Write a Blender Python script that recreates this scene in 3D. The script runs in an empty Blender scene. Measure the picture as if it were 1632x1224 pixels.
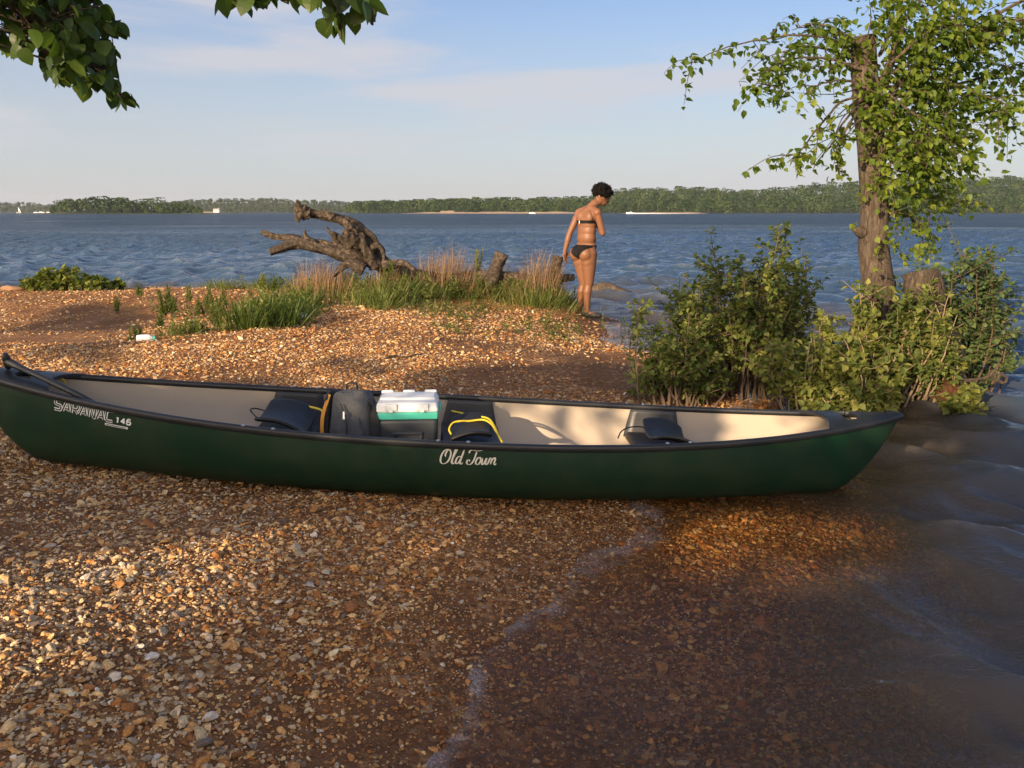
import bpy, math
import numpy as np
from mathutils import Vector, Matrix, noise as mnoise

# ------------------------------------------------------------------ camera, sky, sun, exposure
SC = bpy.context.scene
COL = SC.collection
H = 1.36                                   # eye height above the lake
F_PX, CX, CY = 1368.0, 816.0, 612.0        # focal length and centre, in pixels of the 1632 px wide photograph
PITCH = math.atan(274 / 1368)
cam = bpy.data.cameras.new('camera')
cam.sensor_width = 36
cam.lens = 36 * F_PX / 1632
cam.clip_start, cam.clip_end = 0.05, 9000
camo = bpy.data.objects.new('camera', cam)
COL.objects.link(camo)
camo.location = (0, 0, H)
camo.rotation_euler = (math.pi / 2 - PITCH, 0, 0)
SC.camera = camo

SUN_EL, SUN_AZ = math.radians(15), math.radians(35)     # low evening sun behind the camera, to the left
SUN = np.array([-math.sin(SUN_AZ) * math.cos(SUN_EL), -math.cos(SUN_AZ) * math.cos(SUN_EL), math.sin(SUN_EL)])
sl = bpy.data.lights.new('sun', 'SUN')
sl.energy = 4.0
sl.angle = math.radians(0.55)
sl.color = (1.0, 0.74, 0.47)
so = bpy.data.objects.new('sun', sl)
COL.objects.link(so)
so.rotation_euler = Vector(-SUN).to_track_quat('-Z', 'Y').to_euler()

W = bpy.data.worlds.new('World')
SC.world = W
W.use_nodes = True
nt = W.node_tree
nt.nodes.clear()
def WN(t, **k):
    n = nt.nodes.new(t)
    for a, b in k.items(): setattr(n, a, b)
    return n
out = WN('ShaderNodeOutputWorld'); bg = WN('ShaderNodeBackground')
sky = WN('ShaderNodeTexSky', sky_type='NISHITA', sun_disc=False)
sky.sun_elevation = SUN_EL
sky.sun_rotation = math.atan2(SUN[0], SUN[1])
sky.altitude = 100; sky.air_density = 1.0; sky.dust_density = .7; sky.ozone_density = 2.5
tc = WN('ShaderNodeTexCoord')
mp = WN('ShaderNodeMapping'); mp.inputs['Scale'].default_value = (1.0, 1.0, 6.5); mp.inputs['Rotation'].default_value = (.04, -.05, .6)
n1 = WN('ShaderNodeTexNoise'); n1.inputs['Scale'].default_value = 2.6; n1.inputs['Detail'].default_value = 7; n1.inputs['Roughness'].default_value = .55; n1.inputs['Distortion'].default_value = .35
rmp = WN('ShaderNodeMapRange'); rmp.inputs['From Min'].default_value = .46; rmp.inputs['From Max'].default_value = .66; rmp.interpolation_type = 'SMOOTHSTEP'
sep = WN('ShaderNodeSeparateXYZ')
hz = WN('ShaderNodeMapRange'); hz.inputs['From Min'].default_value = .0; hz.inputs['From Max'].default_value = .42; hz.inputs['To Min'].default_value = .84; hz.inputs['To Max'].default_value = .0
hz.interpolation_type = 'SMOOTHSTEP'
mul = WN('ShaderNodeMath', operation='MULTIPLY'); mul.inputs[1].default_value = .80
mx = WN('ShaderNodeMix', data_type='RGBA'); mx.inputs[7].default_value = (2.72, 2.68, 2.90, 1)
hs_ = WN('ShaderNodeHueSaturation'); hs_.inputs['Hue'].default_value = .512; hs_.inputs['Saturation'].default_value = 1.32; hs_.inputs['Value'].default_value = .66
L_ = nt.links.new
L_(tc.outputs['Generated'], mp.inputs['Vector']); L_(mp.outputs[0], n1.inputs['Vector']); L_(n1.outputs['Fac'], rmp.inputs['Value'])
L_(tc.outputs['Generated'], sep.inputs[0]); L_(sep.outputs['Z'], hz.inputs['Value'])
cl_ = WN('ShaderNodeMix', data_type='RGBA'); cl_.inputs[7].default_value = (2.8, 2.75, 2.9, 1)         # thin white cloud over the haze
L_(rmp.outputs[0], mul.inputs[0]); L_(mul.outputs[0], cl_.inputs[0]); L_(hz.outputs[0], mx.inputs[0])
dt_ = WN('ShaderNodeVectorMath', operation='DOT_PRODUCT'); dt_.inputs[1].default_value = (-math.sin(SUN_AZ), -math.cos(SUN_AZ), .1)   # the hazy sky glows warm around the low sun
gw = WN('ShaderNodeMapRange'); gw.inputs['From Min'].default_value = -.25; gw.inputs['From Max'].default_value = 1.0; gw.interpolation_type = 'SMOOTHSTEP'
gm = WN('ShaderNodeMix', data_type='RGBA'); gm.inputs[6].default_value = (2.26, 2.24, 2.46, 1); gm.inputs[7].default_value = (30, 23.2, 16.4, 1)
L_(tc.outputs['Generated'], dt_.inputs[0]); L_(dt_.outputs['Value'], gw.inputs['Value']); L_(gw.outputs[0], gm.inputs[0]); L_(gm.outputs[2], mx.inputs[7])
L_(sky.outputs[0], hs_.inputs['Color']); L_(hs_.outputs[0], mx.inputs[6]); gc_ = WN('ShaderNodeMix', data_type='RGBA'); gc_.inputs[6].default_value = (2.55, 2.50, 2.66, 1); gc_.inputs[7].default_value = (20.5, 16.2, 11.8, 1)
L_(gw.outputs[0], gc_.inputs[0]); L_(gc_.outputs[2], cl_.inputs[7]); L_(mx.outputs[2], cl_.inputs[6]); L_(cl_.outputs[2], bg.inputs['Color'])
bg.inputs['Strength'].default_value = .12
L_(bg.outputs[0], out.inputs['Surface'])
SC.view_settings.view_transform = 'Standard'
SC.view_settings.look = 'None'
SC.view_settings.exposure = 1.12
SC.view_settings.gamma = 1.0
SC.cycles.use_denoising = True
SC.cycles.max_bounces = 8
SC.cycles.transparent_max_bounces = 16
SC.cycles.volume_bounces = 0
SC.cycles.caustics_reflective = False
SC.cycles.caustics_refractive = False

# ------------------------------------------------------------------ helpers
ORIGIN = {}
def at(u, v, Y):
    """world point at depth Y that stands at pixel (u, v) of the photograph"""
    dx, dy = (u - CX) / F_PX, (CY - v) / F_PX
    d = np.array([dx, math.cos(PITCH) + dy * math.sin(PITCH), -math.sin(PITCH) + dy * math.cos(PITCH)])
    return d * (Y / d[1]) + np.array([0, 0, H])
def project(p):
    d = np.asarray(p, float) - np.array([0, 0, H])
    f = d[..., 1] * math.cos(PITCH) - d[..., 2] * math.sin(PITCH)
    w = d[..., 1] * math.sin(PITCH) + d[..., 2] * math.cos(PITCH)
    f = np.where(np.abs(f) < 1e-4, 1e-4, f)
    return CX + F_PX * d[..., 0] / f, CY - F_PX * w / f, f

def link(o, parent=None):
    COL.objects.link(o)
    if parent is not None: o.parent = parent
    return o
def thing(name, label, cat, loc=(0, 0, 0), group=None):
    o = bpy.data.objects.new(name, None)
    o.empty_display_size = .1
    o.location = tuple(float(x) for x in loc)
    link(o); ORIGIN[o.name] = np.array(loc, float)
    return tag(o, label, cat, group)
def tag(o, label, cat, group=None):
    o['label'] = label; o['category'] = cat
    if group: o['group'] = group
    return o
def mesh(name, V, Fs, mat, parent=None, smooth=True, loc=None, attrs=None):
    """one mesh object; V in world coordinates; Fs an (n,k) array or a list of lists / arrays"""
    V = np.asarray(V, float).reshape(-1, 3)
    org = ORIGIN[parent.name] if parent is not None else (np.array(loc, float) if loc is not None else np.zeros(3))
    me = bpy.data.meshes.new(name)
    Vl = (V - org).astype(np.float32)
    if isinstance(Fs, np.ndarray):
        me.vertices.add(len(Vl)); me.vertices.foreach_set('co', Vl.ravel())
        me.loops.add(Fs.size); me.loops.foreach_set('vertex_index', Fs.astype(np.int32).ravel())
        me.polygons.add(len(Fs)); me.polygons.foreach_set('loop_start', (np.arange(len(Fs)) * Fs.shape[1]).astype(np.int32))
        me.update(calc_edges=True)
    else:
        me.from_pydata(Vl.tolist(), [], [[int(i) for i in f] for f in Fs])
    if attrs:
        for k, a in attrs.items():
            a = np.asarray(a, np.float32)
            if a.ndim == 2:
                at_ = me.attributes.new(k, 'FLOAT_COLOR', 'POINT'); at_.data.foreach_set('color', a.ravel())
            else:
                at_ = me.attributes.new(k, 'FLOAT', 'POINT'); at_.data.foreach_set('value', a)
    me.polygons.foreach_set('use_smooth', np.full(len(me.polygons), bool(smooth)))
    for m in (mat if isinstance(mat, (list, tuple)) else [mat]): me.materials.append(m)
    o = bpy.data.objects.new(name, me)
    link(o, parent)
    if parent is None: o.location = tuple(org)
    ORIGIN[o.name] = org
    return o
class MB:
    """collects simple shapes into one mesh"""
    def __init__(s): s.V = []; s.F = []; s.n = 0
    def add(s, V, Fs):
        V = np.asarray(V, float).reshape(-1, 3)
        s.V.append(V); s.F += [[int(i) + s.n for i in f] for f in Fs]; s.n += len(V); return s
    def tube(s, pts, r, k=8, cap=True, jit=0, rng=None, flat=1.0):
        V, Fs = tube(pts, r, k, cap, jit, rng, flat); return s.add(V, Fs)
    def box(s, c, size, R=None, bev=0.0):
        V, Fs = rbox(size, bev)
        if R is not None: V = V @ np.asarray(R).T
        return s.add(V + np.asarray(c), Fs)
    def build(s, name, mat, parent=None, smooth=True, loc=None):
        o = mesh(name, np.concatenate(s.V), s.F, mat, parent, smooth, loc)
        if smooth: sharp(o)
        return o
def sharp(o, deg=40):
    try: o.data.set_sharp_from_angle(angle=math.radians(deg))
    except Exception: pass
def rbox(size, bev=0.0):
    x, y, z = [a / 2 for a in size]
    b = min(bev, x * .9, y * .9, z * .9)
    if b <= 0:
        V = [(sx * x, sy * y, sz * z) for sz in (-1, 1) for sy in (-1, 1) for sx in (-1, 1)]
        return np.array(V, float), [[0, 2, 3, 1], [4, 5, 7, 6], [0, 1, 5, 4], [2, 6, 7, 3], [0, 4, 6, 2], [1, 3, 7, 5]]
    prof = []
    for i in range(4):                                   # vertical rounding, from bottom to top
        a = -math.pi / 2 + i / 3 * math.pi / 2; prof.append((b * math.cos(a), -z + b + b * math.sin(a)))
    for i in range(4):
        a = i / 3 * math.pi / 2; prof.append((b * math.cos(a), z - b + b * math.sin(a)))
    ring = []
    for q, (sx, sy) in enumerate([(1, 1), (-1, 1), (-1, -1), (1, -1)]):
        for i in range(4):
            a = q * math.pi / 2 + i / 3 * math.pi / 2; ring.append((sx * (x - b), sy * (y - b), math.cos(a), math.sin(a)))
    V = []; Fs = []; n = len(ring)
    for r_, zz in prof:
        for cx, cy, ca, sa in ring: V.append((cx + r_ * ca, cy + r_ * sa, zz))
    for j in range(len(prof) - 1):
        for i in range(n): Fs.append([j * n + i, j * n + (i + 1) % n, (j + 1) * n + (i + 1) % n, (j + 1) * n + i])
    Fs.append(list(range(n))[::-1]); Fs.append([(len(prof) - 1) * n + i for i in range(n)])
    return np.array(V, float), Fs
def frames(P):
    P = np.asarray(P, float)
    T = np.gradient(P, axis=0); T /= np.linalg.norm(T, axis=1)[:, None] + 1e-12
    ref = np.array([0, 0, 1.0]) if abs(T[0][2]) < .9 else np.array([1.0, 0, 0])
    N = []; n = np.cross(T[0], ref); n /= np.linalg.norm(n)
    for t in T:
        n = n - t * np.dot(n, t); n /= np.linalg.norm(n) + 1e-12; N.append(n)
    N = np.array(N); return T, N, np.cross(T, N)
def tube(pts, r, k=8, cap=True, jit=0, rng=None, flat=1.0):
    P = np.asarray(pts, float); n = len(P)
    R = np.full(n, r, float) if np.isscalar(r) else np.asarray(r, float)
    T, N, B = frames(P)
    a = np.arange(k) / k * 2 * np.pi
    rr = R[:, None] * np.ones((1, k))
    if jit: rr = rr * (1 + jit * rng.uniform(-1, 1, (n, k)))
    V = P[:, None] + rr[..., None] * (np.cos(a)[None, :, None] * N[:, None] + flat * np.sin(a)[None, :, None] * B[:, None])
    V = V.reshape(-1, 3); Fs = []
    for j in range(n - 1):
        for i in range(k): Fs.append([j * k + i, j * k + (i + 1) % k, (j + 1) * k + (i + 1) % k, (j + 1) * k + i])
    if cap: Fs.append(list(range(k))[::-1]); Fs.append([(n - 1) * k + i for i in range(k)])
    return V, Fs
def spline(pts, n=40):
    """Catmull-Rom through the points"""
    P = np.asarray(pts, float); m = len(P)
    Q = np.vstack([2 * P[0] - P[1], P, 2 * P[-1] - P[-2]])
    t = np.linspace(0, m - 1 - 1e-6, n); i = t.astype(int); f = (t - i)[:, None]
    a, b, c, d = Q[i], Q[i + 1], Q[i + 2], Q[i + 3]
    return .5 * (2 * b + (c - a) * f + (2 * a - 5 * b + 4 * c - d) * f ** 2 + (3 * b - a - 3 * c + d) * f ** 3)
def smooth01(x, a, b):
    t = np.clip((np.asarray(x, float) - a) / (b - a), 0, 1); return t * t * (3 - 2 * t)
def inpoly(u, v, poly):
    u = np.asarray(u, float); v = np.asarray(v, float); r = np.zeros(u.shape, bool); p = poly; j = len(p) - 1
    for i in range(len(p)):
        (x1, y1), (x2, y2) = p[i], p[j]
        c = ((y1 > v) != (y2 > v)) & (u < (x2 - x1) * (v - y1) / (y2 - y1 + 1e-12) + x1)
        r ^= c; j = i
    return r
def vnoise(x, y, seed=0):
    """cheap smooth value noise on arrays"""
    x = np.asarray(x, float); y = np.asarray(y, float)
    xi = np.floor(x).astype(np.int64); yi = np.floor(y).astype(np.int64); fx = x - xi; fy = y - yi
    def h(a, b):
        q = (a * 374761393 + b * 668265263 + seed * 69069) & 0xffffffff
        q = ((q ^ (q >> 13)) * 1274126177) & 0xffffffff
        return ((q ^ (q >> 16)) & 0xffff) / 65535.0
    fx = fx * fx * (3 - 2 * fx); fy = fy * fy * (3 - 2 * fy)
    return (h(xi, yi) * (1 - fx) + h(xi + 1, yi) * fx) * (1 - fy) + (h(xi, yi + 1) * (1 - fx) + h(xi + 1, yi + 1) * fx) * fy
def fbm(x, y, seed=0, o=4):
    s = 0; a = .5
    for i in range(o): s = s + a * vnoise(x * 2 ** i, y * 2 ** i, seed + i * 17); a *= .5
    return s

# ------------------------------------------------------------------ materials
class NT:
    def __init__(s, name):
        s.m = bpy.data.materials.new(name); s.m.use_nodes = True; s.t = s.m.node_tree; s.t.nodes.clear()
        s.out = s.n('ShaderNodeOutputMaterial')
    def n(s, t, _in=None, **k):
        x = s.t.nodes.new(t)
        for a, b in k.items(): setattr(x, a, b)
        for a, b in (_in or {}).items():
            if isinstance(b, bpy.types.NodeSocket): s.t.links.new(b, x.inputs[a])
            else: x.inputs[a].default_value = b
        return x
    def l(s, a, b): s.t.links.new(a, b)
    def noise(s, vec, scale, detail=4, rough=.5, dist=0.0):
        return s.n('ShaderNodeTexNoise', {'Vector': vec, 'Scale': scale, 'Detail': detail, 'Roughness': rough, 'Distortion': dist}).outputs['Fac']
    def ramp(s, fac, stops):
        r = s.n('ShaderNodeValToRGB', {'Fac': fac}); e = r.color_ramp.elements
        while len(e) < len(stops): e.new(.5)
        for x, (p, c) in zip(e, stops): x.position = p; x.color = c if len(c) == 4 else (*c, 1)
        return r.outputs['Color']
    def rng(s, v, a, b, c=0.0, d=1.0): return s.n('ShaderNodeMapRange', {'Value': v, 'From Min': a, 'From Max': b, 'To Min': c, 'To Max': d}).outputs[0]
    def mix(s, f, a, b, mode='MIX'):
        x = s.n('ShaderNodeMix', data_type='RGBA', blend_type=mode)
        for i, q in ((0, f), (6, a), (7, b)):
            if isinstance(q, bpy.types.NodeSocket): s.l(q, x.inputs[i])
            else: x.inputs[i].default_value = q if (i == 0 or len(q) == 4) else (*q, 1)
        return x.outputs[2]
    def math(s, op, a, b=0.0):
        x = s.n('ShaderNodeMath', operation=op)
        for i, q in ((0, a), (1, b)):
            if isinstance(q, bpy.types.NodeSocket): s.l(q, x.inputs[i])
            else: x.inputs[i].default_value = q
        return x.outputs[0]
    def bump(s, h, strength=.5, dist=.01): return s.n('ShaderNodeBump', {'Height': h, 'Strength': strength, 'Distance': dist}).outputs[0]
    def pos(s): return s.n('ShaderNodeNewGeometry').outputs['Position']
    def obj(s): return s.n('ShaderNodeTexCoord').outputs['Object']
    def bsdf(s, col, rough=.6, normal=None, **k):
        b = s.n('ShaderNodeBsdfPrincipled')
        for nm, q in [('Base Color', col), ('Roughness', rough)] + ([('Normal', normal)] if normal is not None else []) + list(k.items()):
            if isinstance(q, bpy.types.NodeSocket): s.l(q, b.inputs[nm])
            else: b.inputs[nm].default_value = (*q, 1) if isinstance(q, tuple) and len(q) == 3 and b.inputs[nm].type == 'RGBA' else q
        s.l(b.outputs[0], s.out.inputs['Surface']); return b
def plain(name, col, rough=.6, var=.12, scale=30, bump=.15, bd=.002, metal=0.0, spec=.5, detail=5):
    """a base colour with mottling, roughness wear and a fine bump"""
    t = NT(name); p = t.obj(); n = t.noise(p, scale, detail)
    c = t.mix(n, tuple(max(0, x * (1 - var)) for x in col), tuple(min(1, x * (1 + var)) for x in col))
    t.bsdf(c, t.rng(t.noise(p, scale * .3, 3), .3, .7, max(.02, rough - .08), min(1, rough + .08)), t.bump(t.noise(p, scale * 6, 3), bump, bd), Metallic=metal, **{'Specular IOR Level': spec})
    return t.m
def leafmat(name, dark, mid, light, trans=.35, rough=.5):
    t = NT(name); a = t.n('ShaderNodeAttribute', attribute_name='rnd').outputs['Fac']
    c = t.ramp(a, [(0, dark), (.55, mid), (1, light)])
    b = t.bsdf(c, rough, **{'Specular IOR Level': .35})
    tr = t.n('ShaderNodeBsdfTranslucent', {'Color': t.mix(1.0, c, (1.0, 1.0, .45), 'MULTIPLY')})
    mxs = t.n('ShaderNodeMixShader', {0: trans}); t.l(b.outputs[0], mxs.inputs[1]); t.l(tr.outputs[0], mxs.inputs[2]); t.l(mxs.outputs[0], t.out.inputs['Surface'])
    return t.m

# leaves: (n) base points, directions, up hints, lengths -> one array mesh with a folded midrib
SHAPES = {'ovate': ([0, .22, .5, .8, 1], [0, .36, .40, .17, 0]), 'heart': ([0, .06, .2, .42, .64, .82, .93, 1], [.06, .30, .43, .45, .37, .21, .08, 0]), 'lance': ([0, .35, .7, 1], [0, .13, .10, 0]),
          'lobed': ([0, .18, .33, .5, .64, .8, 1], [.03, .46, .26, .44, .2, .2, 0]), 'diamond': ([0, .45, 1], [0, .33, 0])}
def leaves(Pb, D, Up, Ln, shape='ovate', fold=.25, droop=.2, rng=None):
    t, w = SHAPES[shape]; m = len(t); n = len(Pb)
    D = D / (np.linalg.norm(D, axis=1)[:, None] + 1e-9)
    S = np.cross(D, Up); S /= np.linalg.norm(S, axis=1)[:, None] + 1e-9
    N = np.cross(S, D)
    V = np.zeros((n, m, 3, 3)); Ln = Ln[:, None]
    for i in range(m):
        c = Pb + D * Ln * t[i] - N * Ln * droop * t[i] ** 2
        V[:, i, 1] = c
        off = N * Ln * fold * w[i]
        V[:, i, 0] = c - S * Ln * w[i] + off
        V[:, i, 2] = c + S * Ln * w[i] + off
    base = (np.arange(n) * m * 3)[:, None, None]; Fl = []
    for i in range(m - 1):
        a = i * 3
        Fl += [[a, a + 1, a + 4, a + 3], [a + 1, a + 2, a + 5, a + 4]]
    Fa = (base + np.array(Fl)[None]).reshape(-1, 4)
    return V.reshape(-1, 3), Fa, np.repeat(np.arange(n), m * 3)
def unit(rng, n):
    v = rng.normal(size=(n, 3)); return v / np.linalg.norm(v, axis=1)[:, None]
def foliage(name, Pb, D, Ln, mat, parent, rng, shape='ovate', rnd=None, up=None, fold=.25, droop=.2):
    n = len(Pb)
    Up = unit(rng, n) * .6 + np.array([0, 0, 1.0]) if up is None else up
    V, Fa, idx = leaves(Pb, D, Up, Ln, shape, fold, droop)
    r = rng.uniform(0, 1, n) if rnd is None else rnd
    return mesh(name, V, Fa, mat, parent, smooth=False, attrs={'rnd': np.clip(r, 0, 1)[idx]})

# ------------------------------------------------------------------ the ground
CTRL = []
def cpx(u, v, z):
    dx, dy = (u - CX) / F_PX, (CY - v) / F_PX
    d = np.array([dx, math.cos(PITCH) + dy * math.sin(PITCH), -math.sin(PITCH) + dy * math.cos(PITCH)])
    p = d * ((z - H) / d[2]) + np.array([0, 0, H]); CTRL.append(p)
for u, v, z in [(650, 1224, 0), (735, 1090, 0), (800, 1000, 0), (870, 920, 0), (930, 870, 0), (985, 840, 0), (1010, 800, 0),
                (1150, 1224, -.09), (1300, 1050, -.14), (1150, 1000, -.075), (1120, 870, -.04), (1300, 880, -.09), (1500, 1150, -.32), (1620, 900, -.5), (1500, 760, -.33), (1350, 800, -.13), (1440, 700, -.28),
                (0, 1224, .25), (300, 1224, .16), (500, 1224, .07), (0, 950, .27), (300, 920, .215), (520, 880, .165), (720, 862, .10), (600, 1000, .10), (640, 1100, .045),
                (0, 690, .30), (0, 620, .30), (250, 600, .28), (400, 590, .26), (700, 595, .2), (900, 612, .11), (1000, 605, .05), (1000, 560, .04), (1050, 640, .02),
                (600, 500, .33), (430, 525, .31), (250, 545, .29), (0, 578, .29), (800, 490, .22), (935, 506, .07), (990, 512, -.01), (1045, 565, 0), (1070, 600, .0), (1110, 560, -.4), (1020, 480, -.55),
                (1150, 645, .0), (1300, 640, -.03), (1400, 640, -.03), (1480, 640, -.22), (1620, 640, -.6), (1560, 690, -.5), (1400, 560, -.2), (1250, 560, -.2)]:
    cpx(u, v, z)
CTRL += [(-2.2, 3.94, .195), (-1.7, 3.97, .15), (-1.2, 4.0, .108), (-.3, 4.07, .038), (.2, 4.1, .008), (.69, 4.13, -.03), (1.2, 4.17, -.075), (1.6, 4.2, -.13),
         (-6.5, 9.3, .13), (-4.6, 9.6, .15), (-2.9, 10.3, .2), (-7.5, 11.8, .3), (-4.5, 12.0, .30), (-2.6, 12.2, .33), (-1.5, 10.8, .40), (-.2, 11.2, .44), (.6, 10.6, .30),
         (-8, 13.6, .12), (-5.2, 13.8, .1), (-3.2, 13.8, .05), (-1, 13.4, 0), (.7, 12.6, -.05), (1.6, 11.4, -.2), (-8, 15.2, -.2), (-3, 15.2, -.3), (0, 14.5, -.35),
         (-13, 8, .45), (-13, 13, .15), (-13, 16.5, -.4), (0, -6, .55), (-8, 0, .75), (-3, -1, .42), (-.3, .8, .0), (0, -2, .25), (2, -3, -.1), (4, -1, -.5), (6, 3, -.8), (9, 7, -1.2), (5, 9, -.8), (3, 9.5, -.5), (0, 20, -1.2), (8, 15, -1.3), (-9, 20, -1.0)]
CTRL = np.array(CTRL, float)
def _phi(r): return np.where(r > 1e-9, r * r * np.log(r + 1e-12), 0)
_n = len(CTRL)
_A = np.zeros((_n + 3, _n + 3))
_A[:_n, :_n] = _phi(np.linalg.norm(CTRL[:, None, :2] - CTRL[None, :, :2], axis=2)) + np.eye(_n) * .02
_A[:_n, _n] = 1; _A[:_n, _n + 1:] = CTRL[:, :2]; _A[_n:, :_n] = _A[:_n, _n:].T
_w = np.linalg.solve(_A, np.concatenate([CTRL[:, 2], np.zeros(3)]))
def ground_z(x, y, fine=True):
    x = np.atleast_1d(np.asarray(x, float)); y = np.atleast_1d(np.asarray(y, float))
    sh = np.broadcast(x, y).shape; x = np.broadcast_to(x, sh).ravel(); y = np.broadcast_to(y, sh).ravel()
    z = np.empty(len(x))
    for a in range(0, len(x), 40000):
        q = slice(a, a + 40000)
        r = np.hypot(x[q, None] - CTRL[None, :, 0], y[q, None] - CTRL[None, :, 1])
        z[q] = _phi(r) @ _w[:_n] + _w[_n] + _w[_n + 1] * x[q] + _w[_n + 2] * y[q]
    d = np.hypot(x, y - 6)
    f = smooth01(d, 13, 24)
    z = z * (1 - f) + f * np.where(y < np.minimum(-2 - .3 * x, 30), .7, -2.5 - 1.5 * smooth01(d, 40, 200))
    if fine:
        z = z + (fbm(x * 1.3 + 7, y * 1.3, 3, 4) - .47) * .07 * (1 - .7 * np.exp(-((y - 4) / .5) ** 2)) * (.35 + .65 * smooth01(z, 0, .12)) + (fbm(x * 9, y * 9, 11, 3) - .44) * .018
    return z.reshape(sh)
def nonuni(lo, hi, a, b, step, grow=1.16):
    c = list(np.arange(a, b, step)); s = step; x = c[-1]
    while x < hi: s *= grow; x += s; c.append(x)
    s = step; x = c[0]
    while x > lo: s *= grow; x -= s; c.insert(0, x)
    return np.array(c)
gx = nonuni(-3600, 3600, -9, 4.5, .045); gy = nonuni(-300, 3600, 1.2, 14.5, .045)
GX, GY = np.meshgrid(gx, gy)
GZ = ground_z(GX, GY)
def grid_faces(ny, nx):
    i = (np.arange(ny - 1)[:, None] * nx + np.arange(nx - 1)[None]).ravel()
    return np.stack([i, i + 1, i + nx + 1, i + nx], 1)

def wetness(t, z):      # gravel the waves keep wet, by height above the lake
    return t.rng(z, .005, .075, 1.0, 0.0)
t = NT('gravel_soil')
P = t.pos(); z = t.n('ShaderNodeSeparateXYZ', {0: P}).outputs['Z']
vor = t.n('ShaderNodeTexVoronoi', {'Vector': t.mix(.012, P, t.n('ShaderNodeTexNoise', {'Vector': P, 'Scale': 30.0}).outputs['Color'], 'ADD'), 'Scale': 48.0})
vs = t.n('ShaderNodeSeparateColor', {0: vor.outputs['Color']})
stone = t.ramp(vs.outputs[0], [(0, (.13, .055, .02)), (.3, (.24, .11, .038)), (.6, (.34, .175, .065)), (.85, (.42, .25, .115)), (1, (.50, .38, .25))])
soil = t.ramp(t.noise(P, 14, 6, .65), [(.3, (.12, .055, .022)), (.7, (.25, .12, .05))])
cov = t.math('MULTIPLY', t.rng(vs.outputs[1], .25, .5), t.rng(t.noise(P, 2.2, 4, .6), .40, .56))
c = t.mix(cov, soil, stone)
wet = t.math('MULTIPLY', wetness(t, z), .42)
c = t.mix(wet, c, t.mix(1.0, c, (.42, .36, .30), 'MULTIPLY'))
hgt = t.math('ADD', t.math('MULTIPLY', t.math('SUBTRACT', 1.0, vor.outputs['Distance']), cov), t.noise(P, 120, 4))
t.bsdf(c, t.rng(wet, 0, .6, .95, .5), t.bump(hgt, .9, .012), **{'Specular IOR Level': .25})
M_ground = t.m
g = mesh('ground', np.stack([GX, GY, GZ], -1), grid_faces(len(gy), len(gx)), M_ground)
g['kind'] = 'structure'

# ------------------------------------------------------------------ the lake
rng = np.random.default_rng(5)
NW = 90
lam = np.exp(rng.uniform(np.log(.14), np.log(1.35), NW))
ang = math.radians(232) + rng.normal(0, .55, NW)              # travelling towards the camera and the beach
amp = lam * .0125 * rng.uniform(.5, 1.3, NW) * np.where(lam < .5, .62, np.where(lam > 1.8, .55, 1.0))
kx, ky = np.cos(ang) * 2 * np.pi / lam, np.sin(ang) * 2 * np.pi / lam
ph = rng.uniform(0, 2 * np.pi, NW)
rad = [.55]
while rad[-1] < 3400: rad.append(rad[-1] * (1.0036 if 11 < rad[-1] < 95 else 1.0062) + .004)
rad = np.array(rad); th = np.radians(np.linspace(-62, 62, 640)); th = np.concatenate([np.radians([-120, -105, -90, -80, -72, -67]), th, np.radians([67, 72, 80, 90, 105, 120])])
RR, TH = np.meshgrid(rad, th, indexing='ij')
X0 = RR * np.sin(TH); Y0 = RR * np.cos(TH) + .2
near = RR < 26
gz = np.full(RR.shape, -3.0); gz[near] = ground_z(X0[near], Y0[near], True)
dep = np.clip(-gz, 0, 3)
dd = np.clip(-gz, -.3, 3)
A = .16 + .84 * smooth01(dd, .06, .38)
A = A * (.75 + .5 * fbm(X0 * .15, Y0 * .15, 9, 2) * 2 * .5 + .1)
step = np.maximum(RR * np.where((RR > 11) & (RR < 95), .0037, .0062) + .003, RR * .0034)
dZ = np.zeros(RR.shape); dX = np.zeros(RR.shape); dY = np.zeros(RR.shape)
for i in range(NW):
    m = step * 3.2 < lam[i]
    wgt = smooth01(lam[i] / step[m], 3.0, 5.0)
    p = kx[i] * X0[m] + ky[i] * Y0[m] + ph[i]
    a = amp[i] * wgt
    dZ[m] += a * np.cos(p); dX[m] -= a * .9 * np.cos(ang[i]) * np.sin(p); dY[m] -= a * .9 * np.sin(ang[i]) * np.sin(p)
V = np.stack([X0 + dX * A, Y0 + dY * A, dZ * A - .004], -1)
t = NT('lake_water')
P = t.pos()
da = t.n('ShaderNodeAttribute', attribute_name='depth').outputs['Fac']
dist = t.n('ShaderNodeVectorMath', {0: P}, operation='LENGTH').outputs['Value']
sc1 = t.n('ShaderNodeMapping', {'Vector': P, 'Rotation': (0, 0, math.radians(-38)), 'Scale': (1, 2.1, 1)}).outputs[0]
fine = t.noise(sc1, 7.0, 5, .62, .5)
mid = t.noise(sc1, 1.5, 4, .6, .3)
big = t.noise(sc1, .35, 5, .62, .2)
micro = t.noise(sc1, 24.0, 3, .55, .6)
far = t.rng(dist, 14, 60)
hb = t.math('ADD', t.math('ADD', t.math('MULTIPLY', fine, .026), t.math('MULTIPLY', micro, .0085)), t.math('ADD', t.math('MULTIPLY', t.math('MULTIPLY', mid, far), .42), t.math('MULTIPLY', t.math('MULTIPLY', big, far), .85)))
swell = t.noise(sc1, .11, 5, .65, .3)
hb = t.math('ADD', hb, t.math('MULTIPLY', t.math('MULTIPLY', swell, t.rng(dist, 40, 200)), 2.4))
gust = t.rng(t.noise(t.n('ShaderNodeMapping', {'Vector': P, 'Rotation': (0, 0, math.radians(-38)), 'Scale': (1, 2.5, 1)}).outputs[0], .028, 5, .62, .4), .38, .62, .45, 1.25)
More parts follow.
